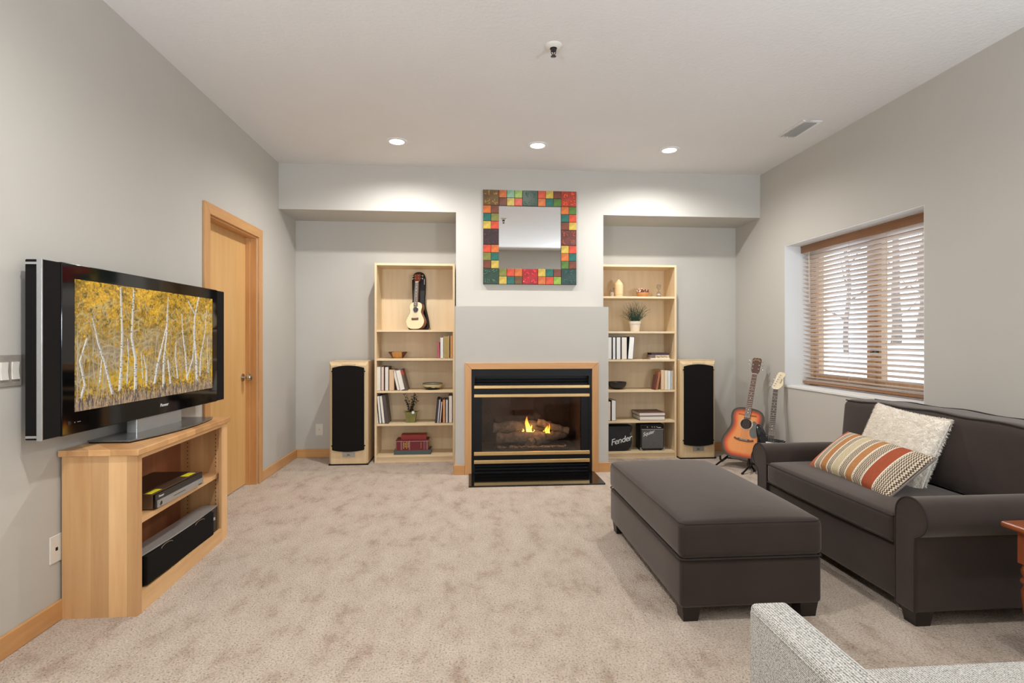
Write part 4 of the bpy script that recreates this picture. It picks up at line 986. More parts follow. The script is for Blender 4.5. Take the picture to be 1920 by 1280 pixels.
# local frame: +x out of the screen, y along it (near end negative), z from the cabinet top
L0, L1 = -TVL/2, TVL/2; z0, z1 = TH0-CT, TH1-CT
SPK = 0.098                                                  # side speaker width
part('rear_housing', MB().box(-0.075, -0.018, L0+SPK*0.98, L1-SPK*0.98, z0+0.04, z1-0.03).bevel(0.01), m_black_matte, tv)
part('bezel', MB().box(-0.018, 0.0, L0+SPK, L1-SPK, z0, z1).bevel(0.003), m_black_gloss, tv)
for s, (a, b) in enumerate(((L0, L0+SPK-0.002), (L1-SPK+0.002, L1))):
    part('side_speaker', MB().box(-0.068, -0.001, a+0.002 if s == 0 else a, b if s == 0 else b-0.002, z0+0.003, z1-0.003).bevel(0.004), m_grille, tv)
part('silver_trim', MB().box(-0.020, 0.0005, L0-0.003, L0+0.003, z0, z1).bevel(0.001), m_silver, tv, label='silver edge strip')
for z in (z0+0.012, z1-0.024): part('speaker_bracket', MB().box(-0.06, -0.018, L0-0.006, L0+0.002, z, z+0.009), m_silver, tv)
sx0, sx1, sz0_, sz1_ = L0+0.166, L1-0.160, z0+0.093, z1-0.063
def aspen_picture(W, H):
    """the autumn aspen grove on the screen, H x W x 3 in sRGB 0..1"""
    rs = np.random.RandomState(5)
    def vn(fx, fy):
        g = rs.rand(fy+2, fx+2); X = np.linspace(0, fx, W); Y = np.linspace(0, fy, H)
        xi = X.astype(int); yi = Y.astype(int); fxx = (X-xi)[None, :]; fyy = (Y-yi)[:, None]
        a = g[yi][:, xi]; b = g[yi][:, xi+1]; c = g[yi+1][:, xi]; d = g[yi+1][:, xi+1]
        return (a*(1-fxx)+b*fxx)*(1-fyy) + (c*(1-fxx)+d*fxx)*fyy
    n1 = 0.5*vn(8, 5) + 0.3*vn(20, 12) + 0.2*vn(50, 30); n2 = 0.4*vn(60, 40) + 0.6*vn(160, 100); n3 = vn(14, 10)*0.6 + vn(40, 30)*0.4
    yy = np.linspace(0, 1, H)[:, None]*np.ones((1, W)); xx = np.linspace(0, 1, W)[None, :]*np.ones((H, 1))
    def mix(a, b, t): t = np.clip(t, 0, 1)[..., None]; return a*(1-t) + b*t
    C = lambda *q: np.array(q, float)/255*np.ones((H, W, 1))
    img = mix(C(150,112,28), C(216,162,36), (n1-0.32)*2.6)
    img = mix(img, C(240,196,60), (n2-0.58)*3.5)
    img = mix(img, C(84,78,30), (0.46-n2)*3.6)
    low = np.clip(1.25-np.abs(yy-0.62)/0.32, 0, 1)*np.clip((n3-0.30)*2.4, 0, 1)
    img = mix(img, C(138,120,98), low*0.95)
    img = mix(img, C(74,64,58), np.clip((yy-0.6)*2.2, 0, 1)*np.clip((0.56-n2)*5, 0, 1)*0.8)
    img = mix(img, C(198,156,22), np.clip((yy-0.55)*3, 0, 1)*np.clip((n1-0.52)*6, 0, 1)*np.clip((0.9-yy)*8, 0, 1))
    def line(pts, w0, w1, col, alpha=1.0, speck=False):
        pts = np.array(pts, float); seg = 160
        tt = np.linspace(0, len(pts)-1, seg); i = np.minimum(tt.astype(int), len(pts)-2); f = (tt-i)[:, None]
        p = pts[i]*(1-f) + pts[i+1]*f
        for k in range(seg):
            w = (w0 + (w1-w0)*k/seg)*W; cx, cy = p[k, 0]*W, p[k, 1]*H; r = max(1, int(w+1.5)); 
            X0, X1 = max(0, int(cx-r)), min(W, int(cx+r+1)); Y0, Y1 = max(0, int(cy-1)), min(H, int(cy+2))
            if X1 <= X0 or Y1 <= Y0: continue
            gx = np.arange(X0, X1)[None, :]+0.5
            cov = np.clip(w/2+0.5-np.abs(gx-cx), 0, 1)*min(1.0, max(w, 0.45))*alpha*np.ones((Y1-Y0, 1)); cov = cov[..., None]
            c = np.array(col)/255.0
            side = np.clip(0.84+0.28*(gx-cx)/max(w, 1)*-1, 0.55, 1.05)[..., None]
            cc = c*side
            if speck and rs.rand() < 0.16: cc = cc*np.where((gx-cx)*(1 if rs.rand() < .5 else -1) > 0, 0.5, 1.0)[..., None]
            img[Y0:Y1, X0:X1] = img[Y0:Y1, X0:X1]*(1-cov) + cc*cov
    for k in range(46):                                      # faint far stems
        x = rs.rand(); y1 = rs.uniform(.72, .93); y0 = rs.uniform(.25, .6); line([(x, y1), (x+rs.uniform(-.02, .02), (y0+y1)/2), (x+rs.uniform(-.03, .03), y0)], .004, .0015, (196,178,150), .65)
    for k in range(380):                                     # bare twigs
        x, y = rs.rand(), rs.uniform(.18, .86); a = rs.uniform(-2.9, -.2); L = rs.uniform(.04, .14)
        line([(x, y), (x+L*.5*math.cos(a), y+L*.6*math.sin(a)), (x+L*math.cos(a+.35), y+L*math.sin(a+.35))], .0016, .0008, (210,190,150), .42)
    trunks = [([(.02,.95),(.05,.80),(.025,.62),(.06,.45)], .012, .006), ([(.20,.90),(.16,.66),(.12,.48),(.09,.28)], .014, .005), ([(.245,.88),(.255,.68),(.26,.40),(.25,.02)], .019, .010),
              ([(.345,.92),(.345,.62),(.32,.44),(.335,.02)], .022, .010), ([(.42,.86),(.42,.72),(.40,.60)], .012, .004), ([(.48,.86),(.50,.70),(.55,.45),(.58,.30),(.585,.05)], .017, .007),
              ([(.548,.94),(.55,.66),(.575,.40),(.58,.14)], .020, .008), ([(.605,.88),(.585,.66)], .014, .010), ([(.665,.84),(.645,.62),(.65,.48)], .012, .005), ([(.75,.87),(.735,.62),(.71,.40),(.70,.20)], .016, .006),
              ([(.755,.83),(.80,.66),(.81,.50)], .010, .007), ([(.84,.90),(.835,.66),(.815,.40),(.82,.22),(.86,.0)], .024, .012), ([(.82,.18),(.76,.06)], .010, .006), ([(.87,.84),(.88,.62),(.92,.40),(.94,.12)], .013, .005),
              ([(.29,.84),(.30,.60),(.295,.45)], .008, .003), ([(.13,.80),(.14,.62)], .008, .004), ([(.955,.82),(.945,.60),(.95,.42)], .008, .003), ([(.395,.80),(.385,.58)], .007, .003)]
    for pts, w0, w1 in trunks: line(pts, w0*.95, w1*.95, (240,232,222), 1.0, True)
    g = np.clip((yy-(0.915+0.05*(vn(30, 3)-0.5)))*22, 0, 1); img[:] = mix(img, mix(C(112,96,84), C(176,146,116), vn(110, 60)), g*0.9)
    for k in range(420):
        x, y = rs.rand(), rs.uniform(.90, .995); line([(x, y+.02), (x+rs.uniform(-.008,.008), y-rs.uniform(.015,.05))], .0022, .001, (196,166,132) if k % 2 else (112,98,92), .7)
    return np.clip(img, 0, 1)
W_, H_ = 384, 216
img = aspen_picture(W_, H_)
linr = np.where(img <= 0.04045, img/12.92, ((img+0.055)/1.055)**2.4)
yy = np.linspace(sx0, sx1, W_+1); zz = np.linspace(sz1_, sz0_, H_+1)
co = np.zeros(((W_+1)*(H_+1), 3), 'f'); co[:, 0] = 0.0008; co[:, 1] = np.tile(yy, H_+1); co[:, 2] = np.repeat(zz, W_+1)
ii, jj = np.meshgrid(np.arange(H_), np.arange(W_), indexing='ij'); q = (ii*(W_+1)+jj).ravel()
fa = np.stack([q, q+W_+1, q+W_+2, q+1], 1).astype('i')
me = bpy.data.meshes.new('screen'); me.vertices.add(len(co)); me.vertices.foreach_set('co', co.ravel())
me.loops.add(fa.size); me.loops.foreach_set('vertex_index', fa.ravel()); me.polygons.add(len(fa)); me.polygons.foreach_set('loop_start', np.arange(0, fa.size, 4, dtype='i')); me.update()
at = me.color_attributes.new('picture', 'FLOAT_COLOR', 'CORNER')
cc = np.ones((len(fa), 4, 4), 'f'); cc[:, :, :3] = linr.reshape(-1, 1, 3); at.data.foreach_set('color', cc.ravel())
m, nt, b = newmat('tv_picture'); va = N(nt, 'ShaderNodeVertexColor'); va.layer_name = 'picture'
b.inputs['Base Color'].default_value = (0.01, 0.01, 0.01, 1); b.inputs['Roughness'].default_value = 0.12; b.inputs['Specular IOR Level'].default_value = 0.3
nt.links.new(va.outputs[0], b.inputs['Emission Color']); b.inputs['Emission Strength'].default_value = 0.92
me.materials.append(m); put('screen', me, tv)
mb = text_mb('Pioneer', 0.024, 0.15, 0.001); mb.xf(Matrix.Translation((0.001, 0.065, z0+0.047)) @ FACE_PX)
part('lettering', mb, m_textwhite, tv, smooth=0)
part('power_button', MB().cyl((-0.001, L0+0.135, z0+0.05), 0.009, 0.003, 'x', 20), m_dark_metal, tv)
part('indicator_light', MB().box(-0.0005, 0.0008, L0+0.165, L0+0.169, z0+0.047, z0+0.051).box(-0.0005, 0.0008, L0+0.182, L0+0.2, z0+0.048, z0+0.0505), m_silver, tv)
part('stand_neck', MB().box(-0.055, -0.004, -0.155, 0.24, 0.010, z0+0.06).bevel(0.004), m_silver, tv)
base = [(-0.095, -0.365), (0.095, -0.365)] + [(0.095+0.050*math.sin(math.pi*(k+1)/11)**0.8, -0.365+0.76*(k+1)/11) for k in range(10)] + [(0.095, 0.395), (-0.095, 0.395)]
part('base_plate', MB().prism(base, 0.006, 0.014).bevel(0.002), M('grey_glass_base', (120,122,122), 0.18, 0.6, 0.03), tv)
part('base_foot', MB().prism([(x*0.97, y*0.985) for x, y in base], 0.0, 0.006), m_black, tv)

# ------------------------------------------------------------------ ottoman
OX0, OX1, OY0, OY1 = 0.905, 1.545, 2.235, 3.39
oc = ((OX0+OX1)/2, (OY0+OY1)/2, 0)
t = thing('ottoman', 'long dark brown upholstered ottoman on the carpet before the sofa', 'ottoman', oc)
part('base', MB().rbox(OX0, OX1, OY0, OY1, 0.062, 0.272, 0.022, 3, 6), m_sofa, t, t)
def crown(c, cx, cy, hx, hy, zt, amt):
    u = max(-1, min(1, (c.x-cx)/hx)); v = max(-1, min(1, (c.y-cy)/hy)); w = (1-u*u)*(1-v*v)
    return Vector((c.x, c.y, c.z + (amt*max(0, w)**0.6 if c.z > zt else 0)))
CI = 0.018
part('cushion', MB().rbox(OX0-0.004, OX1+0.004, OY0-0.004, OY1+0.004, 0.274, 0.432, 0.030, 3, 10, lambda c: crown(c, oc[0], oc[1], 0.33, 0.585, 0.36, 0.046)), m_sofa, t, t)
def ring(x0, x1, y0, y1, z, r=0.04, n=5):
    out = []
    for (cx, cy, a0) in ((x1-r, y1-r, 0), (x0+r, y1-r, 90), (x0+r, y0+r, 180), (x1-r, y0+r, 270)):
        for k in range(n+1): a = math.radians(a0+90*k/n); out.append((cx+r*math.cos(a), cy+r*math.sin(a), z))
    return out
part('piping', MB().tube(ring(OX0+0.004, OX1-0.004, OY0+0.004, OY1-0.004, 0.425, 0.03), 0.0042, 8, True), m_welt, t, t)
part('piping', MB().tube(ring(OX0-0.001, OX1+0.001, OY0-0.001, OY1+0.001, 0.274, 0.025), 0.0042, 8, True), m_welt, t, t)
for sx in (0, 1):
    for sy in (0, 1):
        cx = OX0+0.012 if sx == 0 else OX1-0.012; cy = OY0+0.012 if sy == 0 else OY1-0.012; dx = 0.085 if sx == 0 else -0.085; dy = 0.085 if sy == 0 else -0.085
        mb = MB(); a = [(cx, cy), (cx+dx, cy), (cx+dx, cy+dy), (cx, cy+dy)]; b_ = [(cx+0.008*(1 if sx == 0 else -1), cy+0.008*(1 if sy == 0 else -1)), (cx+dx*0.85, cy+0.008*(1 if sy == 0 else -1)), (cx+dx*0.85, cy+dy*0.85), (cx+0.008*(1 if sx == 0 else -1), cy+dy*0.85)]
        A = [mb.bm.verts.new((*p, 0.075)) for p in a]; B = [mb.bm.verts.new((*p, 0)) for p in b_]; mb.bm.faces.new(A); mb.bm.faces.new(B)
        for i in range(4): mb.bm.faces.new((A[i], A[(i+1) % 4], B[(i+1) % 4], B[i]))
        part('leg', mb, m_legwood, t, t)

# ------------------------------------------------------------------ dark sofa against the window wall
SX0, SX1, SY0, SY1 = 1.872, 2.86, 2.055, 3.412
t = thing('dark_sofa', 'dark brown rolled arm loveseat under the window with two cushions', 'sofa', ((SX0+SX1)/2, (SY0+SY1)/2, 0))
NI, FI = 2.222, 3.248                                        # inner faces of the near and far arms
part('base', MB().rbox(SX0+0.018, SX1-0.05, NI-0.02, FI+0.02, 0.065, 0.315, 0.018, 3, 6), m_sofa, t, t)
def arm_profile(sgn, yin):
    """cross section (y, z): inner face at yin, the roll hangs outward (sgn = -1 near arm, +1 far arm)"""
    r = 0.082; cy, cz = yin + sgn*0.083, 0.467; out = [(yin, 0.065), (yin, 0.30), (yin+sgn*0.0005, 0.44)]
    for k in range(15):
        a = math.pi - (math.pi + math.radians(62))*k/14; out.append((cy - sgn*r*math.cos(a)*-1*-1 if False else cy + (-sgn)*(-r*math.cos(a)), cz + r*math.sin(a)))
    yo = yin + sgn*0.100; out += [(yo+sgn*0.004, 0.388), (yo, 0.36), (yo, 0.065)]
    return out
for sgn, yin, lab in ((-1, NI, 'near'), (1, FI, 'far')):
    # param angle: start on the inner side, over the top, down to the outer underside
    r = 0.082; cy, cz = yin + sgn*0.083, 0.467
    pr = [(yin, 0.065), (yin, 0.25), (yin, 0.42)] + [(cy - sgn*r*math.cos(math.radians(a)), cz + r*math.sin(math.radians(a))) for a in range(5, 236, 10)]
    yo = yin + sgn*0.100; pr += [(yo+sgn*0.006, 0.385), (yo, 0.36), (yo, 0.065)]
    part('arm', MB().prism(pr, SX0, SX1-0.03, 'x').bevel(0.006, 2, 60), m_sofa, t, t)
    part('arm_piping', MB().tube([(SX0+0.001, y, z) for y, z in pr], 0.004, 8), m_welt, t, t)
SYM = (NI+FI)/2
def seat_def(c):
    u = max(-1, min(1, (c.x-2.15)/0.30)); v = max(-1, min(1, (c.y-SYM)/0.52)); w = max(0, (1-u*u)*(1-v*v))
    z = c.z + (0.020*w**0.5 if c.z > 0.40 else 0); x = c.x - (0.012*(1-v*v) if c.x < 1.90 else 0); return Vector((x, c.y, z))
part('seat_cushion', MB().rbox(SX0-0.004, 2.46, NI+0.004, FI-0.004, 0.318, 0.446, 0.028, 3, 10, seat_def), m_sofa, t, t)
fr = lambda y: SX0-0.004 - 0.012*(1-((y-SYM)/0.52)**2)
part('piping', MB().tube([(fr(y)+0.006, y, 0.438) for y in np.linspace(NI+0.01, FI-0.01, 14)], 0.0042, 8), m_welt, t, t)
part('piping', MB().tube([(fr(y)+0.006, y, 0.326) for y in np.linspace(NI+0.01, FI-0.01, 14)], 0.0042, 8), m_welt, t, t)
part('back_frame', MB().rbox(2.655, SX1, SY0+0.07, SY1-0.05, 0.065, 0.775, 0.03, 3, 5), m_sofa, t, t)
def back_def(c):
    h = (c.z-0.45)/0.39; v = max(-1, min(1, (c.y-SYM)/0.62)); dx = 0.035*h
    bul = -0.022*(1-v*v)*math.sin(math.pi*max(0, min(1, h))) if c.x < 2.50 else 0
    return Vector((c.x + dx + bul, c.y, c.z + (0.012*(1-v*v) if h > 0.9 else 0) + 0.004*math.sin(c.y*17)))
part('back_cushion', MB().rbox(2.425, 2.645, NI-0.125, FI+0.115, 0.45, 0.828, 0.045, 4, 9, back_def), m_sofa, t, t)
for x, z in ((2.432, 0.822), (2.632, 0.824)):
    part('piping', MB().tube([back_def(Vector((x+0.004, y, z))) for y in np.linspace(NI-0.10, FI+0.09, 26)], 0.0042, 8), m_welt, t, t)
for x in (SX0+0.012, SX1-0.1):
    for y in (NI-0.095, FI+0.012):
        mb = MB(); A = [mb.bm.verts.new(p) for p in ((x, y, .075), (x+.085, y, .075), (x+.085, y+.083, .075), (x, y+.083, .075))]; B = [mb.bm.verts.new(p) for p in ((x+.01, y+.01, 0), (x+.075, y+.01, 0), (x+.075, y+.073, 0), (x+.01, y+.073, 0))]
        mb.bm.faces.new(A); mb.bm.faces.new(B)
        for i in range(4): mb.bm.faces.new((A[i], A[(i+1) % 4], B[(i+1) % 4], B[i]))
        part('leg', mb, m_legwood, t, t)

# cushions
def pillow_mb(w, h, th, n=26, pinch=0.06):
    """lies in the local yz plane, faces -x"""
    mb = MB(); rows = {}
    for sg in (-1, 1):
        for i in range(n+1):
            for j in range(n+1):
                u, v = -1+2*i/n, -1+2*j/n; edge = max(abs(u), abs(v)) >= 1-1e-9
                key = (i, j) if edge else (sg, i, j)
                if key in rows: continue
                b = ((1-u*u)*(1-v*v))**0.42; k = 1 - pinch*(1-abs(u)**2)*(abs(v)**3); k2 = 1 - pinch*(1-abs(v)**2)*(abs(u)**3)
                rows[key] = mb.bm.verts.new((sg*th/2*b, u*w/2*k2, v*h/2*k))
        g = lambda i, j: rows[(i, j)] if (i in (0, n) or j in (0, n)) else rows[(sg, i, j)]
        for i in range(n):
            for j in range(n): mb.bm.faces.new((g(i, j), g(i+1, j), g(i+1, j+1), g(i, j+1)))
    return mb
m_fluff = M('cream_fleece', (250,242,230), 0.95, 0, 0.05, 40, 0.4, 120, 0.1, 0, 0.3)
pw = thing('fluffy_cushion', 'square cream fluffy cushion leaning on the sofa back', 'cushion', (2.352, 2.780, 0.622), (math.radians(3.5), math.radians(22), math.radians(2)))
part('cushion_body', pillow_mb(0.49, 0.44, 0.14), m_fluff, pw)
rsn = np.random.RandomState(3); NF = 26000
u = rsn.uniform(-1, 1, NF); v = rsn.uniform(-1, 1, NF); sg = np.where(rsn.rand(NF) < 0.8, -1.0, 1.0)
rim = rsn.rand(NF) < 0.12; u = np.where(rim & (rsn.rand(NF) < .5), np.sign(u)*(1-0.02*rsn.rand(NF)), u); v = np.where(rim & (np.abs(u) < .97), np.sign(v)*(1-0.02*rsn.rand(NF)), v)
bb_ = np.clip((1-u*u)*(1-v*v), 0, 1)**0.42
k = 1-0.06*(1-np.abs(u)**2)*np.abs(v)**3; k2 = 1-0.06*(1-np.abs(v)**2)*np.abs(u)**3
base = np.stack([sg*0.070*bb_, u*0.245*k2, v*0.22*k], 1)
nrm = np.stack([sg*(0.35+bb_), u*np.abs(u)**2*0.9, v*np.abs(v)**2*0.9], 1) + rsn.normal(0, 0.45, (NF, 3)); nrm /= np.linalg.norm(nrm, axis=1)[:, None]
tang = np.cross(nrm, rsn.normal(0, 1, (NF, 3))); tang /= np.linalg.norm(tang, axis=1)[:, None]
ln = rsn.uniform(0.007, 0.014, NF)[:, None]; wd = 0.0014
vv = np.stack([base-tang*wd, base+tang*wd, base+nrm*ln+np.array([0, 0, -0.004])], 1).reshape(-1, 3)
me = bpy.data.meshes.new('fleece_pile'); me.from_pydata(vv.tolist(), [], np.arange(NF*3).reshape(-1, 3).tolist()); me.materials.append(m_fluff)
o = put('fleece_pile', me, pw); o['kind'] = 'stuff'

def stripe_mat():
    m, nt, b = newmat('woven_stripes'); sep = N(nt, 'ShaderNodeSeparateXYZ'); nt.links.new(coords(nt), sep.inputs[0])
    y = sep.outputs[1]; z = sep.outputs[2]
    f = math_n(nt, 'ADD', math_n(nt, 'DIVIDE', y, 0.66), 0.5)          # 0 near end .. 1 far end
    R, T, Cc, Wt = lin((166,86,60)), lin((186,132,86)), lin((206,190,156)), lin((232,222,204))
    R2 = lin((186,112,84)); ZZ = lin((214,200,176))
    zz = [(0.0, 0.145), (0.285, 0.375), (0.475, 0.545), (0.655, 0.710), (0.815, 0.885)]      # zigzag bands
    plain = [(0.16, R), (0.39, T), (0.56, Cc), (0.725, T), (0.90, R2)]
    st = sorted([(a_, ZZ) for a_, b_ in zz] + [(b_, Wt) for a_, b_ in zz] + plain + [(a_-0.012, Wt) for a_, b_ in zz if a_ > 0], key=lambda q: q[0])
    base = ramp(nt, f, st, 'CONSTANT')
    O, I = (0, 0, 0, 1), (1, 1, 1, 1)
    mask = ramp(nt, f, sorted([(a_, I) for a_, b_ in zz] + [(b_, O) for a_, b_ in zz], key=lambda q: q[0]), 'CONSTANT')
    tri = math_n(nt, 'PINGPONG', z, 0.0075)
    zig = math_n(nt, 'FRACT', math_n(nt, 'DIVIDE', math_n(nt, 'ADD', y, math_n(nt, 'MULTIPLY', tri, 0.9)), 0.0125))
    dark = math_n(nt, 'MULTIPLY', math_n(nt, 'GREATER_THAN', zig, 0.55), mask)
    n = noise(nt, coords(nt, (1, 1, 0.25)), 260, 3, 0.7)
    col = mixc(nt, dark, base, lin((84,66,56)))
    col = mixc(nt, 0.6, col, ramp(nt, n.outputs['Fac'], [(0.3, (0.62, 0.6, 0.58, 1)), (0.6, (1.06, 1.05, 1.04, 1))]), 'MULTIPLY')
    nt.links.new(col, b.inputs['Base Color']); b.inputs['Roughness'].default_value = 0.95; b.inputs['Specular IOR Level'].default_value = 0.1
    rib = math_n(nt, 'SINE', math_n(nt, 'MULTIPLY', y, 900))
    bump(nt, b, math_n(nt, 'ADD', math_n(nt, 'MULTIPLY', rib, 0.2), n.outputs['Fac']), 0.4, 0.003)
    return m
lp = thing('striped_cushion', 'striped rust, tan and cream woven lumbar cushion lying against the fluffy one', 'cushion', (2.155, 2.765, 0.553), (math.radians(2), math.radians(50), math.radians(-1.5)))
part('cushion_body', pillow_mb(0.66, 0.315, 0.135, 28, 0.05), stripe_mat(), lp)
mb = MB(); mb.tube([(0, -0.33*(1-0.0), 0.155*q) for q in np.linspace(-1, 1, 12)], 0.005, 6)
part('edge_seam', mb, M('grey_backing', (120,112,106), 0.95), lp)

# ------------------------------------------------------------------ grey sofa in the foreground
t = thing('grey_sofa', 'light grey tweed sofa in the foreground seen over its arm', 'sofa', (1.45, 0.8, 0))
GX0, GX1, GA = 0.660, 2.35, 0.092
part('arm', MB().rbox(GX0, GX0+GA, 0.33, 1.222, 0.09, 0.600, 0.014, 3, 5), m_grey_weave, t, t)
part('arm', MB().rbox(GX1-GA, GX1, 0.33, 1.222, 0.09, 0.600, 0.014, 3, 5), m_grey_weave, t, t)
part('seat_base', MB().rbox(GX0+GA, GX1-GA, 0.33, 1.21, 0.09, 0.275, 0.012, 2, 4), m_grey_weave, t, t)
gm = (GX0+GX1)/2
for x0, x1 in ((GX0+GA+0.002, gm-0.002), (gm+0.002, GX1-GA-0.002)):
    part('seat_cushion', MB().rbox(x0, x1, 0.50, 1.240, 0.276, 0.424, 0.03, 3, 8, lambda c, x0=x0, x1=x1: crown(c, (x0+x1)/2, 0.87, (x1-x0)/2, 0.38, 0.35, 0.012)), m_grey_weave, t, t)
    part('back_cushion', MB().rbox(x0, x1, 0.34, 0.515, 0.43, 0.80, 0.04, 3, 6), m_grey_weave, t, t)
part('back_frame', MB().rbox(GX0, GX1, 0.22, 0.345, 0.09, 0.74, 0.02, 3, 4), m_grey_weave, t, t)
part('arm_seam', MB().tube([(GX0+0.004, 1.217-0.0, 0.12), (GX0+0.004, 1.217, 0.58)], 0.002, 6).tube([(GX0-0.0005, 1.20, 0.585), (GX0-0.0005, 0.36, 0.585)], 0.0022, 6), m_grey_weave, t, t)
for x in (GX0+0.06, GX1-0.06):
    for y in (0.28, 1.16): part('leg', MB().lathe([(0, 0), (0.016, 0), (0.026, 0.095), (0, 0.095)], (x, y, 0), 16), m_legwood, t, t)

# ------------------------------------------------------------------ end table with turned legs
EX, EY, ES, EZ = 2.072, 1.945, 0.50, 0.512
t = thing('end_table', 'reddish cherry wood end table with turned legs beside the dark sofa', 'table', (EX+ES/2, EY-ES/2, 0))
part('table_top', MB().box(EX, EX+ES, EY-ES, EY, EZ-0.024, EZ).bevel(0.010, 3), m_cherry, t, t)
ai = 0.045
part('apron', MB().box(EX+ai+0.03, EX+ES-ai-0.03, EY-ai-0.025, EY-ai-0.007, EZ-0.135, EZ-0.024).box(EX+ai+0.03, EX+ES-ai-0.03, EY-ES+ai+0.007, EY-ES+ai+0.025, EZ-0.135, EZ-0.024)
     .box(EX+ai+0.007, EX+ai+0.025, EY-ES+ai+0.025, EY-ai-0.025, EZ-0.135, EZ-0.024).box(EX+ES-ai-0.025, EX+ES-ai-0.007, EY-ES+ai+0.025, EY-ai-0.025, EZ-0.135, EZ-0.024), m_cherry, t, t)
leg_prof = [(0, 0), (0.020, 0), (0.023, 0.012), (0.025, 0.030), (0.030, 0.034), (0.031, 0.042), (0.027, 0.048), (0.031, 0.09), (0.037, 0.16), (0.043, 0.22), (0.045, 0.255), (0.039, 0.275), (0.036, 0.282), (0.046, 0.288), (0.048, 0.295), (0.044, 0.302), (0.037, 0.306), (0.044, 0.320), (0.046, 0.335), (0.040, 0.352), (0.033, 0.360), (0, 0.360)]
for x in (EX+ai+0.03, EX+ES-ai-0.03):
    for y in (EY-ai-0.03, EY-ES+ai+0.03):
        part('leg', MB().lathe(leg_prof, (x, y, 0), 24).box(x-0.038, x+0.038, y-0.038, y+0.038, 0.360, EZ-0.024), m_cherry, t, t)

# ------------------------------------------------------------------ guitars
def spline(pts, n):
    """dense Catmull-Rom through 2D points"""
    out = []
    for i in range(len(pts)-1):
        p0 = pts[max(0, i-1)]; p1 = pts[i]; p2 = pts[i+1]; p3 = pts[min(len(pts)-1, i+2)]
        for k in range(n):
            t_ = k/n; q = []
            for a in range(2):
                q.append(0.5*((2*p1[a]) + (-p0[a]+p2[a])*t_ + (2*p0[a]-5*p1[a]+4*p2[a]-p3[a])*t_**2 + (-p0[a]+3*p1[a]-3*p2[a]+p3[a])*t_**3))
            out.append(tuple(q))
    out.append(pts[-1]); return out
def sym_outline(half, n=5):
    r = spline(half, n); return r + [(-x, z) for x, z in r[::-1][1:-1]]
def scaled(poly, f, c): return [(c[0]+(x-c[0])*f, c[1]+(z-c[1])*f) for x, z in poly]
def inset(poly, d):
    """move each point inwards along the outline's normal"""
    n = len(poly); out = []
    area_ = sum(poly[i][0]*poly[(i+1) % n][1]-poly[(i+1) % n][0]*poly[i][1] for i in range(n))
    s = 1 if area_ > 0 else -1
    for i in range(n):
        a, b = poly[i-1], poly[(i+1) % n]; tx, tz = b[0]-a[0], b[1]-a[1]; L = math.hypot(tx, tz) or 1
        out.append((poly[i][0] - s*tz/L*d, poly[i][1] + s*tx/L*d))
    return out
def lean_frame(root_loc, yaw, back, tilt):
    return Matrix.Translation(root_loc) @ Matrix.Rotation(yaw, 4, 'Z') @ Matrix.Rotation(back, 4, 'X') @ Matrix.Rotation(tilt, 4, 'Y')
def place(t, Mx): t.location, t.rotation_euler, t.scale = Mx.to_translation(), Mx.to_euler(), Mx.to_scale()

DREAD = [(0, 0), (0.10, 0.004), (0.165, 0.045), (0.196, 0.12), (0.190, 0.185), (0.160, 0.255), (0.140, 0.305), (0.137, 0.345), (0.146, 0.40), (0.142, 0.45), (0.115, 0.485), (0.06, 0.503), (0, 0.505)]
m_rose = wood('rosewood', (112,74,52), (76,46,32), 'z', 0.45, 14)
m_neck = wood('neck_mahogany', (140,92,60), (110,68,44), 'z', 0.4, 9)
m_fret = M('fret_wire', (200,196,186), 0.3, 0.8)
m_string = M('guitar_string', (206,200,190), 0.35, 0.7)
def neck_parts(t, w0, w1, z0, z1, y, nf, mfb, head, mhead, tuners, scale_len, m_n=None):
    """fretboard from z0 (width w0) to the nut at z1 (width w1); front faces -y"""
    part('neck', MB().prism([(-w0/2*0.95, z0+0.02), (w0/2*0.95, z0+0.02), (w1/2*0.95, z1), (-w1/2*0.95, z1)], y, y+0.020, 'y').bevel(0.007, 2, 50), m_n or m_neck, t)
    part('fretboard', MB().prism([(-w0/2, z0), (w0/2, z0), (w1/2, z1), (-w1/2, z1)], y-0.006, y, 'y'), mfb, t)
    mb = MB()
    for k in range(1, nf+1):
        z = z1 - scale_len*(1-2**(-k/12.0))
        if z < z0+0.004: break
        f = (z-z0)/(z1-z0); w = w0+(w1-w0)*f; mb.box(-w/2, w/2, y-0.0075, y-0.005, z-0.0011, z+0.0011)
    part('frets', mb, m_fret, t, kind='stuff')
    mb = MB()
    for k in (3, 5, 7, 9, 15, 17):
        z = z1 - scale_len*(2-2**(-k/12.0)-2**(-(k-1)/12.0))/2*1.0
        if z > z0+0.01: mb.cyl((0, y-0.0066, z), 0.0035, 0.001, 'y', 10)
    part('inlay_dots', mb, m_page2, t)
    part('nut', MB().box(-w1/2, w1/2, y-0.008, y, z1, z1+0.005), m_page2, t)
    hd = part('headstock', MB().prism(head, y-0.002, y+0.014, 'y').bevel(0.003, 2), mhead, t)
    for x, z, s in tuners:
        mb = MB().cyl((x, y-0.014, z), 0.0045, 0.012, 'y', 10).cyl((x, y-0.004, z), 0.0065, 0.002, 'y', 12)
        mb.box(min(x+s*0.012, x+s*0.030), max(x+s*0.012, x+s*0.030), y+0.004, y+0.010, z-0.002, z+0.002).ball((x+s*0.036, y+0.007, z), 0.009, 10, 6, (0.9, 0.5, 1.1))
        part('tuner', mb, m_nickel, t)

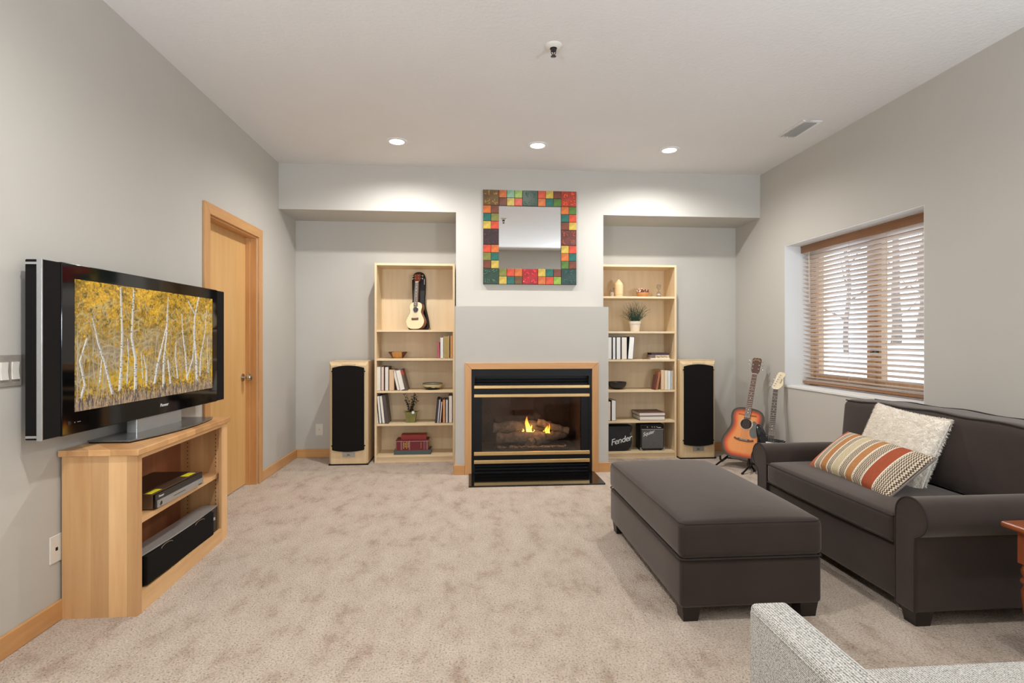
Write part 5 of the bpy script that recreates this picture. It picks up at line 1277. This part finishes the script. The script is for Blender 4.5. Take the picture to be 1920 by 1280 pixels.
def burst_top(t, out, y, stops, name):
    rings = 14; d = 0.070; mb = MB(); lay = mb.bm.verts.layers.float.new('burst')
    loops = []
    cur = out
    for k in range(rings+1):
        v = []
        for p in cur:
            q = mb.bm.verts.new((p[0], y, p[1])); q[lay] = k/rings; v.append(q)
        loops.append(v)
        cur = inset(cur, d/rings)
        cx = sum(p[0] for p in cur)/len(cur)
    for A, B in zip(loops, loops[1:]):
        for i in range(len(A)): mb.bm.faces.new((A[i], A[(i+1) % len(A)], B[(i+1) % len(A)], B[i]))
    mb.bm.faces.new(loops[-1])
    m, nt, b = newmat(name); at = N(nt, 'ShaderNodeAttribute'); at.attribute_name = 'burst'
    col = ramp(nt, at.outputs['Fac'], [(p, lin(c)) for p, c in stops]); n = noise(nt, coords(nt, (1, 1, 0.05)), 120, 3)
    col = mixc(nt, 0.25, col, ramp(nt, n.outputs['Fac'], [(0.3, (0.8, 0.8, 0.8, 1)), (0.7, (1.05, 1.05, 1.05, 1))]), 'MULTIPLY')
    nt.links.new(col, b.inputs['Base Color']); b.inputs['Roughness'].default_value = 0.35; b.inputs['Coat Weight'].default_value = 0.08; b.inputs['Specular IOR Level'].default_value = 0.3
    return part('soundboard', mb, m, t, label='sunburst top', smooth=0)

# acoustic guitar
D_ = 0.10
ag = thing('acoustic_guitar', 'sunburst acoustic guitar leaning on a stand by the right tower speaker', 'guitar', (0, 0, 0))
out = sym_outline(DREAD, 5)
part('body', MB().prism(out, 0.0, D_, 'y').bevel(0.004, 2, 60), M('dark_body_stain', (54,30,22), 0.25, 0, 0.2, 20, coat=0.4), ag)
burst_top(ag, inset(out, 0.002), -0.0016, [(0.0, (46,46,38)), (0.22, (84,76,58)), (0.42, (178,66,38)), (0.64, (216,98,46)), (1.0, (232,148,78))], 'sunburst_lacquer')
part('binding', MB().tube([(x, -0.001, z) for x, z in inset(out, 0.001)], 0.0022, 6, True), m_rose, ag)
part('sound_hole', MB().cyl((0, -0.0028, 0.345), 0.050, 0.001, 'y', 32), M('dark_hollow', (34,22,18), 0.8), ag)
part('rosette', MB().tube([(0.056*math.cos(k*math.pi/18), -0.002, 0.345+0.056*math.sin(k*math.pi/18)) for k in range(36)], 0.0045, 6, True), M('rosette_ivory', (206,190,170), 0.4), ag)
pg = spline([(0.052, 0.368), (0.070, 0.385), (0.105, 0.352), (0.118, 0.285), (0.106, 0.238), (0.078, 0.222), (0.050, 0.240), (0.040, 0.285), (0.046, 0.305), (0.0575, 0.345), (0.052, 0.368)], 4)[:-1]
part('pickguard', MB().prism(pg, -0.0042, -0.0018, 'y'), M('pickguard_green', (66,70,62), 0.3, 0, 0.2, 40), ag)
br = [(-0.090, 0.192), (-0.084, 0.206), (-0.062, 0.196), (-0.042, 0.202), (0.042, 0.202), (0.062, 0.196), (0.084, 0.206), (0.090, 0.192), (0.066, 0.182), (0.04, 0.176), (-0.04, 0.176), (-0.066, 0.182)]
part('bridge', MB().prism(br, -0.010, -0.0018, 'y').bevel(0.002), m_rose, ag)
part('saddle', MB().box(-0.036, 0.036, -0.013, -0.009, 0.196, 0.199), m_page2, ag)
mb = MB()
for k in range(6): mb.ball((-0.030+k*0.012, -0.011, 0.187), 0.0032, 8, 6)
part('bridge_pins', mb, m_page2, ag)
head = [(-0.022, 0.853), (0.022, 0.853), (0.038, 0.885), (0.042, 1.005), (0.026, 1.020), (0.012, 1.014), (0, 1.022), (-0.012, 1.014), (-0.026, 1.020), (-0.042, 1.005), (-0.038, 0.885)]
neck_parts(ag, 0.056, 0.043, 0.398, 0.850, -0.006, 20, m_rose, head, wood('headstock_rosewood', (96,62,46), (70,42,30), 'z', 0.35, 10), [(s*0.028, 0.905+k*0.040, s) for s in (-1, 1) for k in range(3)], 0.640)
mb = text_mb('Fender', 0.019, 0.3, 0.0008); mb.xf(Matrix.Translation((0, -0.0092, 0.998)) @ FACE_NY); part('headstock_lettering', mb, m_gold, ag, smooth=0)
mb = MB()
for k in range(6): mb.tube([(-0.030+k*0.012, -0.0135, 0.197), (-0.0175+k*0.007, -0.0152, 0.852)], 0.0006, 4)
part('strings', mb, m_string, ag, kind='stuff')
AGX, AGY = 2.545, 4.865
place(ag, lean_frame((AGX, AGY, 0.093), math.radians(-36), math.radians(-18), math.radians(6.5)) @ Matrix.Scale(0.98, 4))

def stand(label, x, y, yaw, tiltx=0.0):
    t = thing('guitar_stand', label, 'stand', (x, y, 0), (0, 0, yaw), 'black tubular guitar stands')
    mb = MB()
    for q in (-1, 1): part('front_leg', MB().tube([(q*0.006, 0.215, 0.34), (q*0.055, 0.150, 0.11), (q*0.175, -0.075, 0.009)], 0.008, 10), m_black, t)
    part('rear_leg', MB().tube([(0, 0.22, 0.34), (0, 0.36, 0.009)], 0.008, 10), m_black, t)
    part('crossbar', MB().tube([(-0.115, 0.150, 0.055), (0.115, 0.150, 0.055)], 0.007, 10), m_black, t)
    for q in (-1, 1): part('padded_yoke', MB().tube([(q*0.105, 0.150, 0.058), (q*0.115, -0.045, 0.060), (q*0.125, -0.058, 0.078), (q*0.128, -0.055, 0.112)], 0.0105, 10), m_black_matte, t)
    for p in ((-0.175, -0.075), (0.175, -0.075), (0, 0.36)): part('rubber_foot', MB().cyl((p[0], p[1], 0), 0.012, 0.014, 'z', 12), m_black_matte, t)
    return t
stand('black tubular stand holding the sunburst acoustic guitar', AGX-0.018, AGY+0.055, math.radians(-36))

# electric guitar, mostly hidden behind the sofa arm
STRAT = [(0.0, 0.0), (0.075, 0.002), (0.135, 0.035), (0.160, 0.10), (0.150, 0.165), (0.118, 0.225), (0.112, 0.265), (0.122, 0.280), (0.128, 0.298), (0.112, 0.306), (0.085, 0.302), (0.045, 0.304), (0.028, 0.304),
         (-0.028, 0.325), (-0.05, 0.345), (-0.085, 0.400), (-0.118, 0.425), (-0.140, 0.410), (-0.138, 0.355), (-0.120, 0.275), (-0.122, 0.225), (-0.150, 0.165), (-0.160, 0.10), (-0.135, 0.035), (-0.075, 0.002)]
eg = thing('electric_guitar', 'black electric guitar with cream headstock standing behind the sofa arm', 'guitar', (0, 0, 0))
so = spline(STRAT + [STRAT[0]], 4)[:-1]
part('body', MB().prism(so, 0.0, 0.044, 'y').bevel(0.008, 3, 60), m_black_gloss, eg)
pgs = scaled([p for p in so], 0.72, (0.01, 0.17))
part('pickguard', MB().prism(pgs, -0.003, 0.0, 'y'), m_black, eg)
for z in (0.125, 0.19, 0.255): part('pickup', MB().rbox(-0.042, 0.042, -0.009, -0.002, z-0.009, z+0.009, 0.004, 2, 1), m_page2, eg)
part('bridge', MB().box(-0.04, 0.04, -0.012, -0.002, 0.07, 0.10).bevel(0.002), m_nickel, eg)
for x, z in ((0.075, 0.13), (0.095, 0.09), (0.11, 0.05)): part('volume_knob', MB().cyl((x, -0.018, z), 0.011, 0.016, 'y', 16), m_page2, eg)
hs = spline([(-0.021, 0.790), (-0.037, 0.808), (-0.030, 0.830), (-0.010, 0.900), (0.008, 0.955), (0.024, 0.967), (0.046, 0.968), (0.068, 0.960), (0.074, 0.938), (0.060, 0.915), (0.058, 0.895), (0.062, 0.86), (0.056, 0.828), (0.022, 0.793), (-0.021, 0.790)], 4)[:-1]
neck_parts(eg, 0.056, 0.042, 0.300, 0.790, -0.006, 21, wood('dark_fretboard', (76,54,44), (52,36,30), 'z', 0.45, 14), hs, M('cream_maple', (232,214,180), 0.35, 0, 0.04), [(0.018-0.0*k, 0.828+k*0.0235, 0) for k in range(0)], 0.648, M('cream_neck', (222,192,150), 0.35))
for k in range(6):
    x, z = -0.017+k*0.0098, 0.826+k*0.0222
    mb = MB().cyl((x, -0.020, z), 0.0045, 0.012, 'y', 10).cyl((x, -0.010, z), 0.007, 0.002, 'y', 12); xe = x-0.030
    mb.box(xe, x, 0.0, 0.006, z-0.002, z+0.002).ball((xe-0.004, 0.003, z), 0.008, 10, 6, (0.9, 0.5, 1.1)); part('tuner', mb, m_nickel, eg)
mb = text_mb('Squier', 0.020, 0.3, 0.0008); mb.xf(Matrix.Translation((0.040, -0.0092, 0.875)) @ FACE_NY @ Matrix.Rotation(math.radians(74), 4, 'Z')); part('headstock_lettering', mb, m_black, eg, smooth=0)
mb = MB()
for k in range(6): mb.tube([(-0.026+k*0.0104, -0.0125, 0.085), (-0.0175+k*0.007, -0.0145, 0.792)], 0.0006, 4)
part('strings', mb, m_string, eg, kind='stuff')
EGX, EGY = 2.665, 4.60
place(eg, lean_frame((EGX, EGY, 0.055), math.radians(-30), math.radians(-16), math.radians(5.0)) @ Matrix.Scale(0.93, 4))
stand('black tubular stand holding the electric guitar behind the sofa', EGX-0.01, EGY+0.05, math.radians(-30))

# ukulele and its bag on the top shelf of the left bookcase
UKE = [(0, 0), (0.045, 0.003), (0.080, 0.024), (0.099, 0.065), (0.096, 0.098), (0.074, 0.140), (0.061, 0.168), (0.062, 0.192), (0.069, 0.222), (0.064, 0.250), (0.045, 0.268), (0.02, 0.275), (0, 0.276)]
yb = 5.60
ub = thing('ukulele_bag', 'black padded ukulele bag standing behind the ukulele on the top shelf', 'bag', (ux(785, yb), yb, LS[0]), (math.radians(-5), 0, 0))
half = [(0, 0), (0.075, 0.0), (0.098, 0.012), (0.108, 0.05), (0.100, 0.115), (0.080, 0.20), (0.066, 0.26), (0.062, 0.32), (0.066, 0.40), (0.068, 0.50), (0.064, 0.55), (0.045, 0.588), (0.02, 0.602), (0, 0.604)]
ob = sym_outline(half, 4)
part('bag_body', MB().prism(ob, -0.03, 0.028, 'y').bevel(0.014, 3, 50), m_black_matte, ub)
part('zip_seam', MB().tube([(x, -0.001, z) for x, z in ob], 0.004, 6, True), m_grille, ub)
part('label_tab', MB().box(0.055, 0.060, -0.036, -0.029, 0.47, 0.53), m_textwhite, ub)
part('front_pocket', MB().prism(scaled(sym_outline([(0, 0.02), (0.07, 0.02), (0.092, 0.05), (0.085, 0.12), (0.066, 0.2), (0.03, 0.24), (0, 0.245)], 4), 1.0, (0, 0)), -0.040, -0.028, 'y').bevel(0.006, 2, 50), m_grille, ub)
uk = thing('ukulele', 'pale topped ukulele with a red brown headstock in front of its bag', 'ukulele', (0, 0, 0))
ou = sym_outline(UKE, 5)
part('body', MB().prism(ou, 0.0, 0.060, 'y').bevel(0.003, 2, 60), M('mahogany_body', (124,66,40), 0.3, 0, 0.15, 30), uk)
part('soundboard', MB().prism(inset(ou, 0.001), -0.002, 0.0, 'y'), M('pale_spruce', (236,220,180), 0.35, 0, 0.03), uk, label='pale spruce top')
part('binding', MB().tube([(x, 0.0, z) for x, z in ou], 0.0016, 6, True), m_rose, uk)
part('sound_hole', MB().cyl((0, -0.003, 0.196), 0.026, 0.001, 'y', 28), M('dark_hollow_small', (40,34,44), 0.8), uk)
part('rosette', MB().tube([(0.030*math.cos(k*math.pi/15), -0.0024, 0.196+0.030*math.sin(k*math.pi/15)) for k in range(30)], 0.003, 6, True), m_silver, uk)
part('bridge', MB().box(-0.037, 0.037, -0.009, -0.002, 0.092, 0.114).bevel(0.002), m_rose, uk)
part('saddle', MB().box(-0.026, 0.026, -0.012, -0.008, 0.108, 0.111), m_page2, uk)
uh = [(-0.017, 0.482), (0.017, 0.482), (0.030, 0.505), (0.031, 0.565), (0.024, 0.570), (0.010, 0.563), (0, 0.570), (-0.010, 0.563), (-0.024, 0.570), (-0.031, 0.565), (-0.030, 0.505)]
neck_parts(uk, 0.043, 0.035, 0.232, 0.480, -0.005, 16, M('grey_brown_fretboard', (110,98,92), 0.5), uh, M('red_brown_headstock', (150,66,40), 0.35, 0, 0.1), [(s*0.018, 0.520+k*0.028, s) for s in (-1, 1) for k in range(2)], 0.375)
mb = MB()
for k in range(4): mb.tube([(-0.018+k*0.012, -0.0115, 0.109), (-0.0125+k*0.0083, -0.0128, 0.482)], 0.0007, 4)
part('strings', mb, m_string, uk, kind='stuff')
yu = 5.470
place(uk, lean_frame((ux(777.5, yu), yu, LS[0]+0.010), math.radians(-20), math.radians(-8), math.radians(-0.5)))
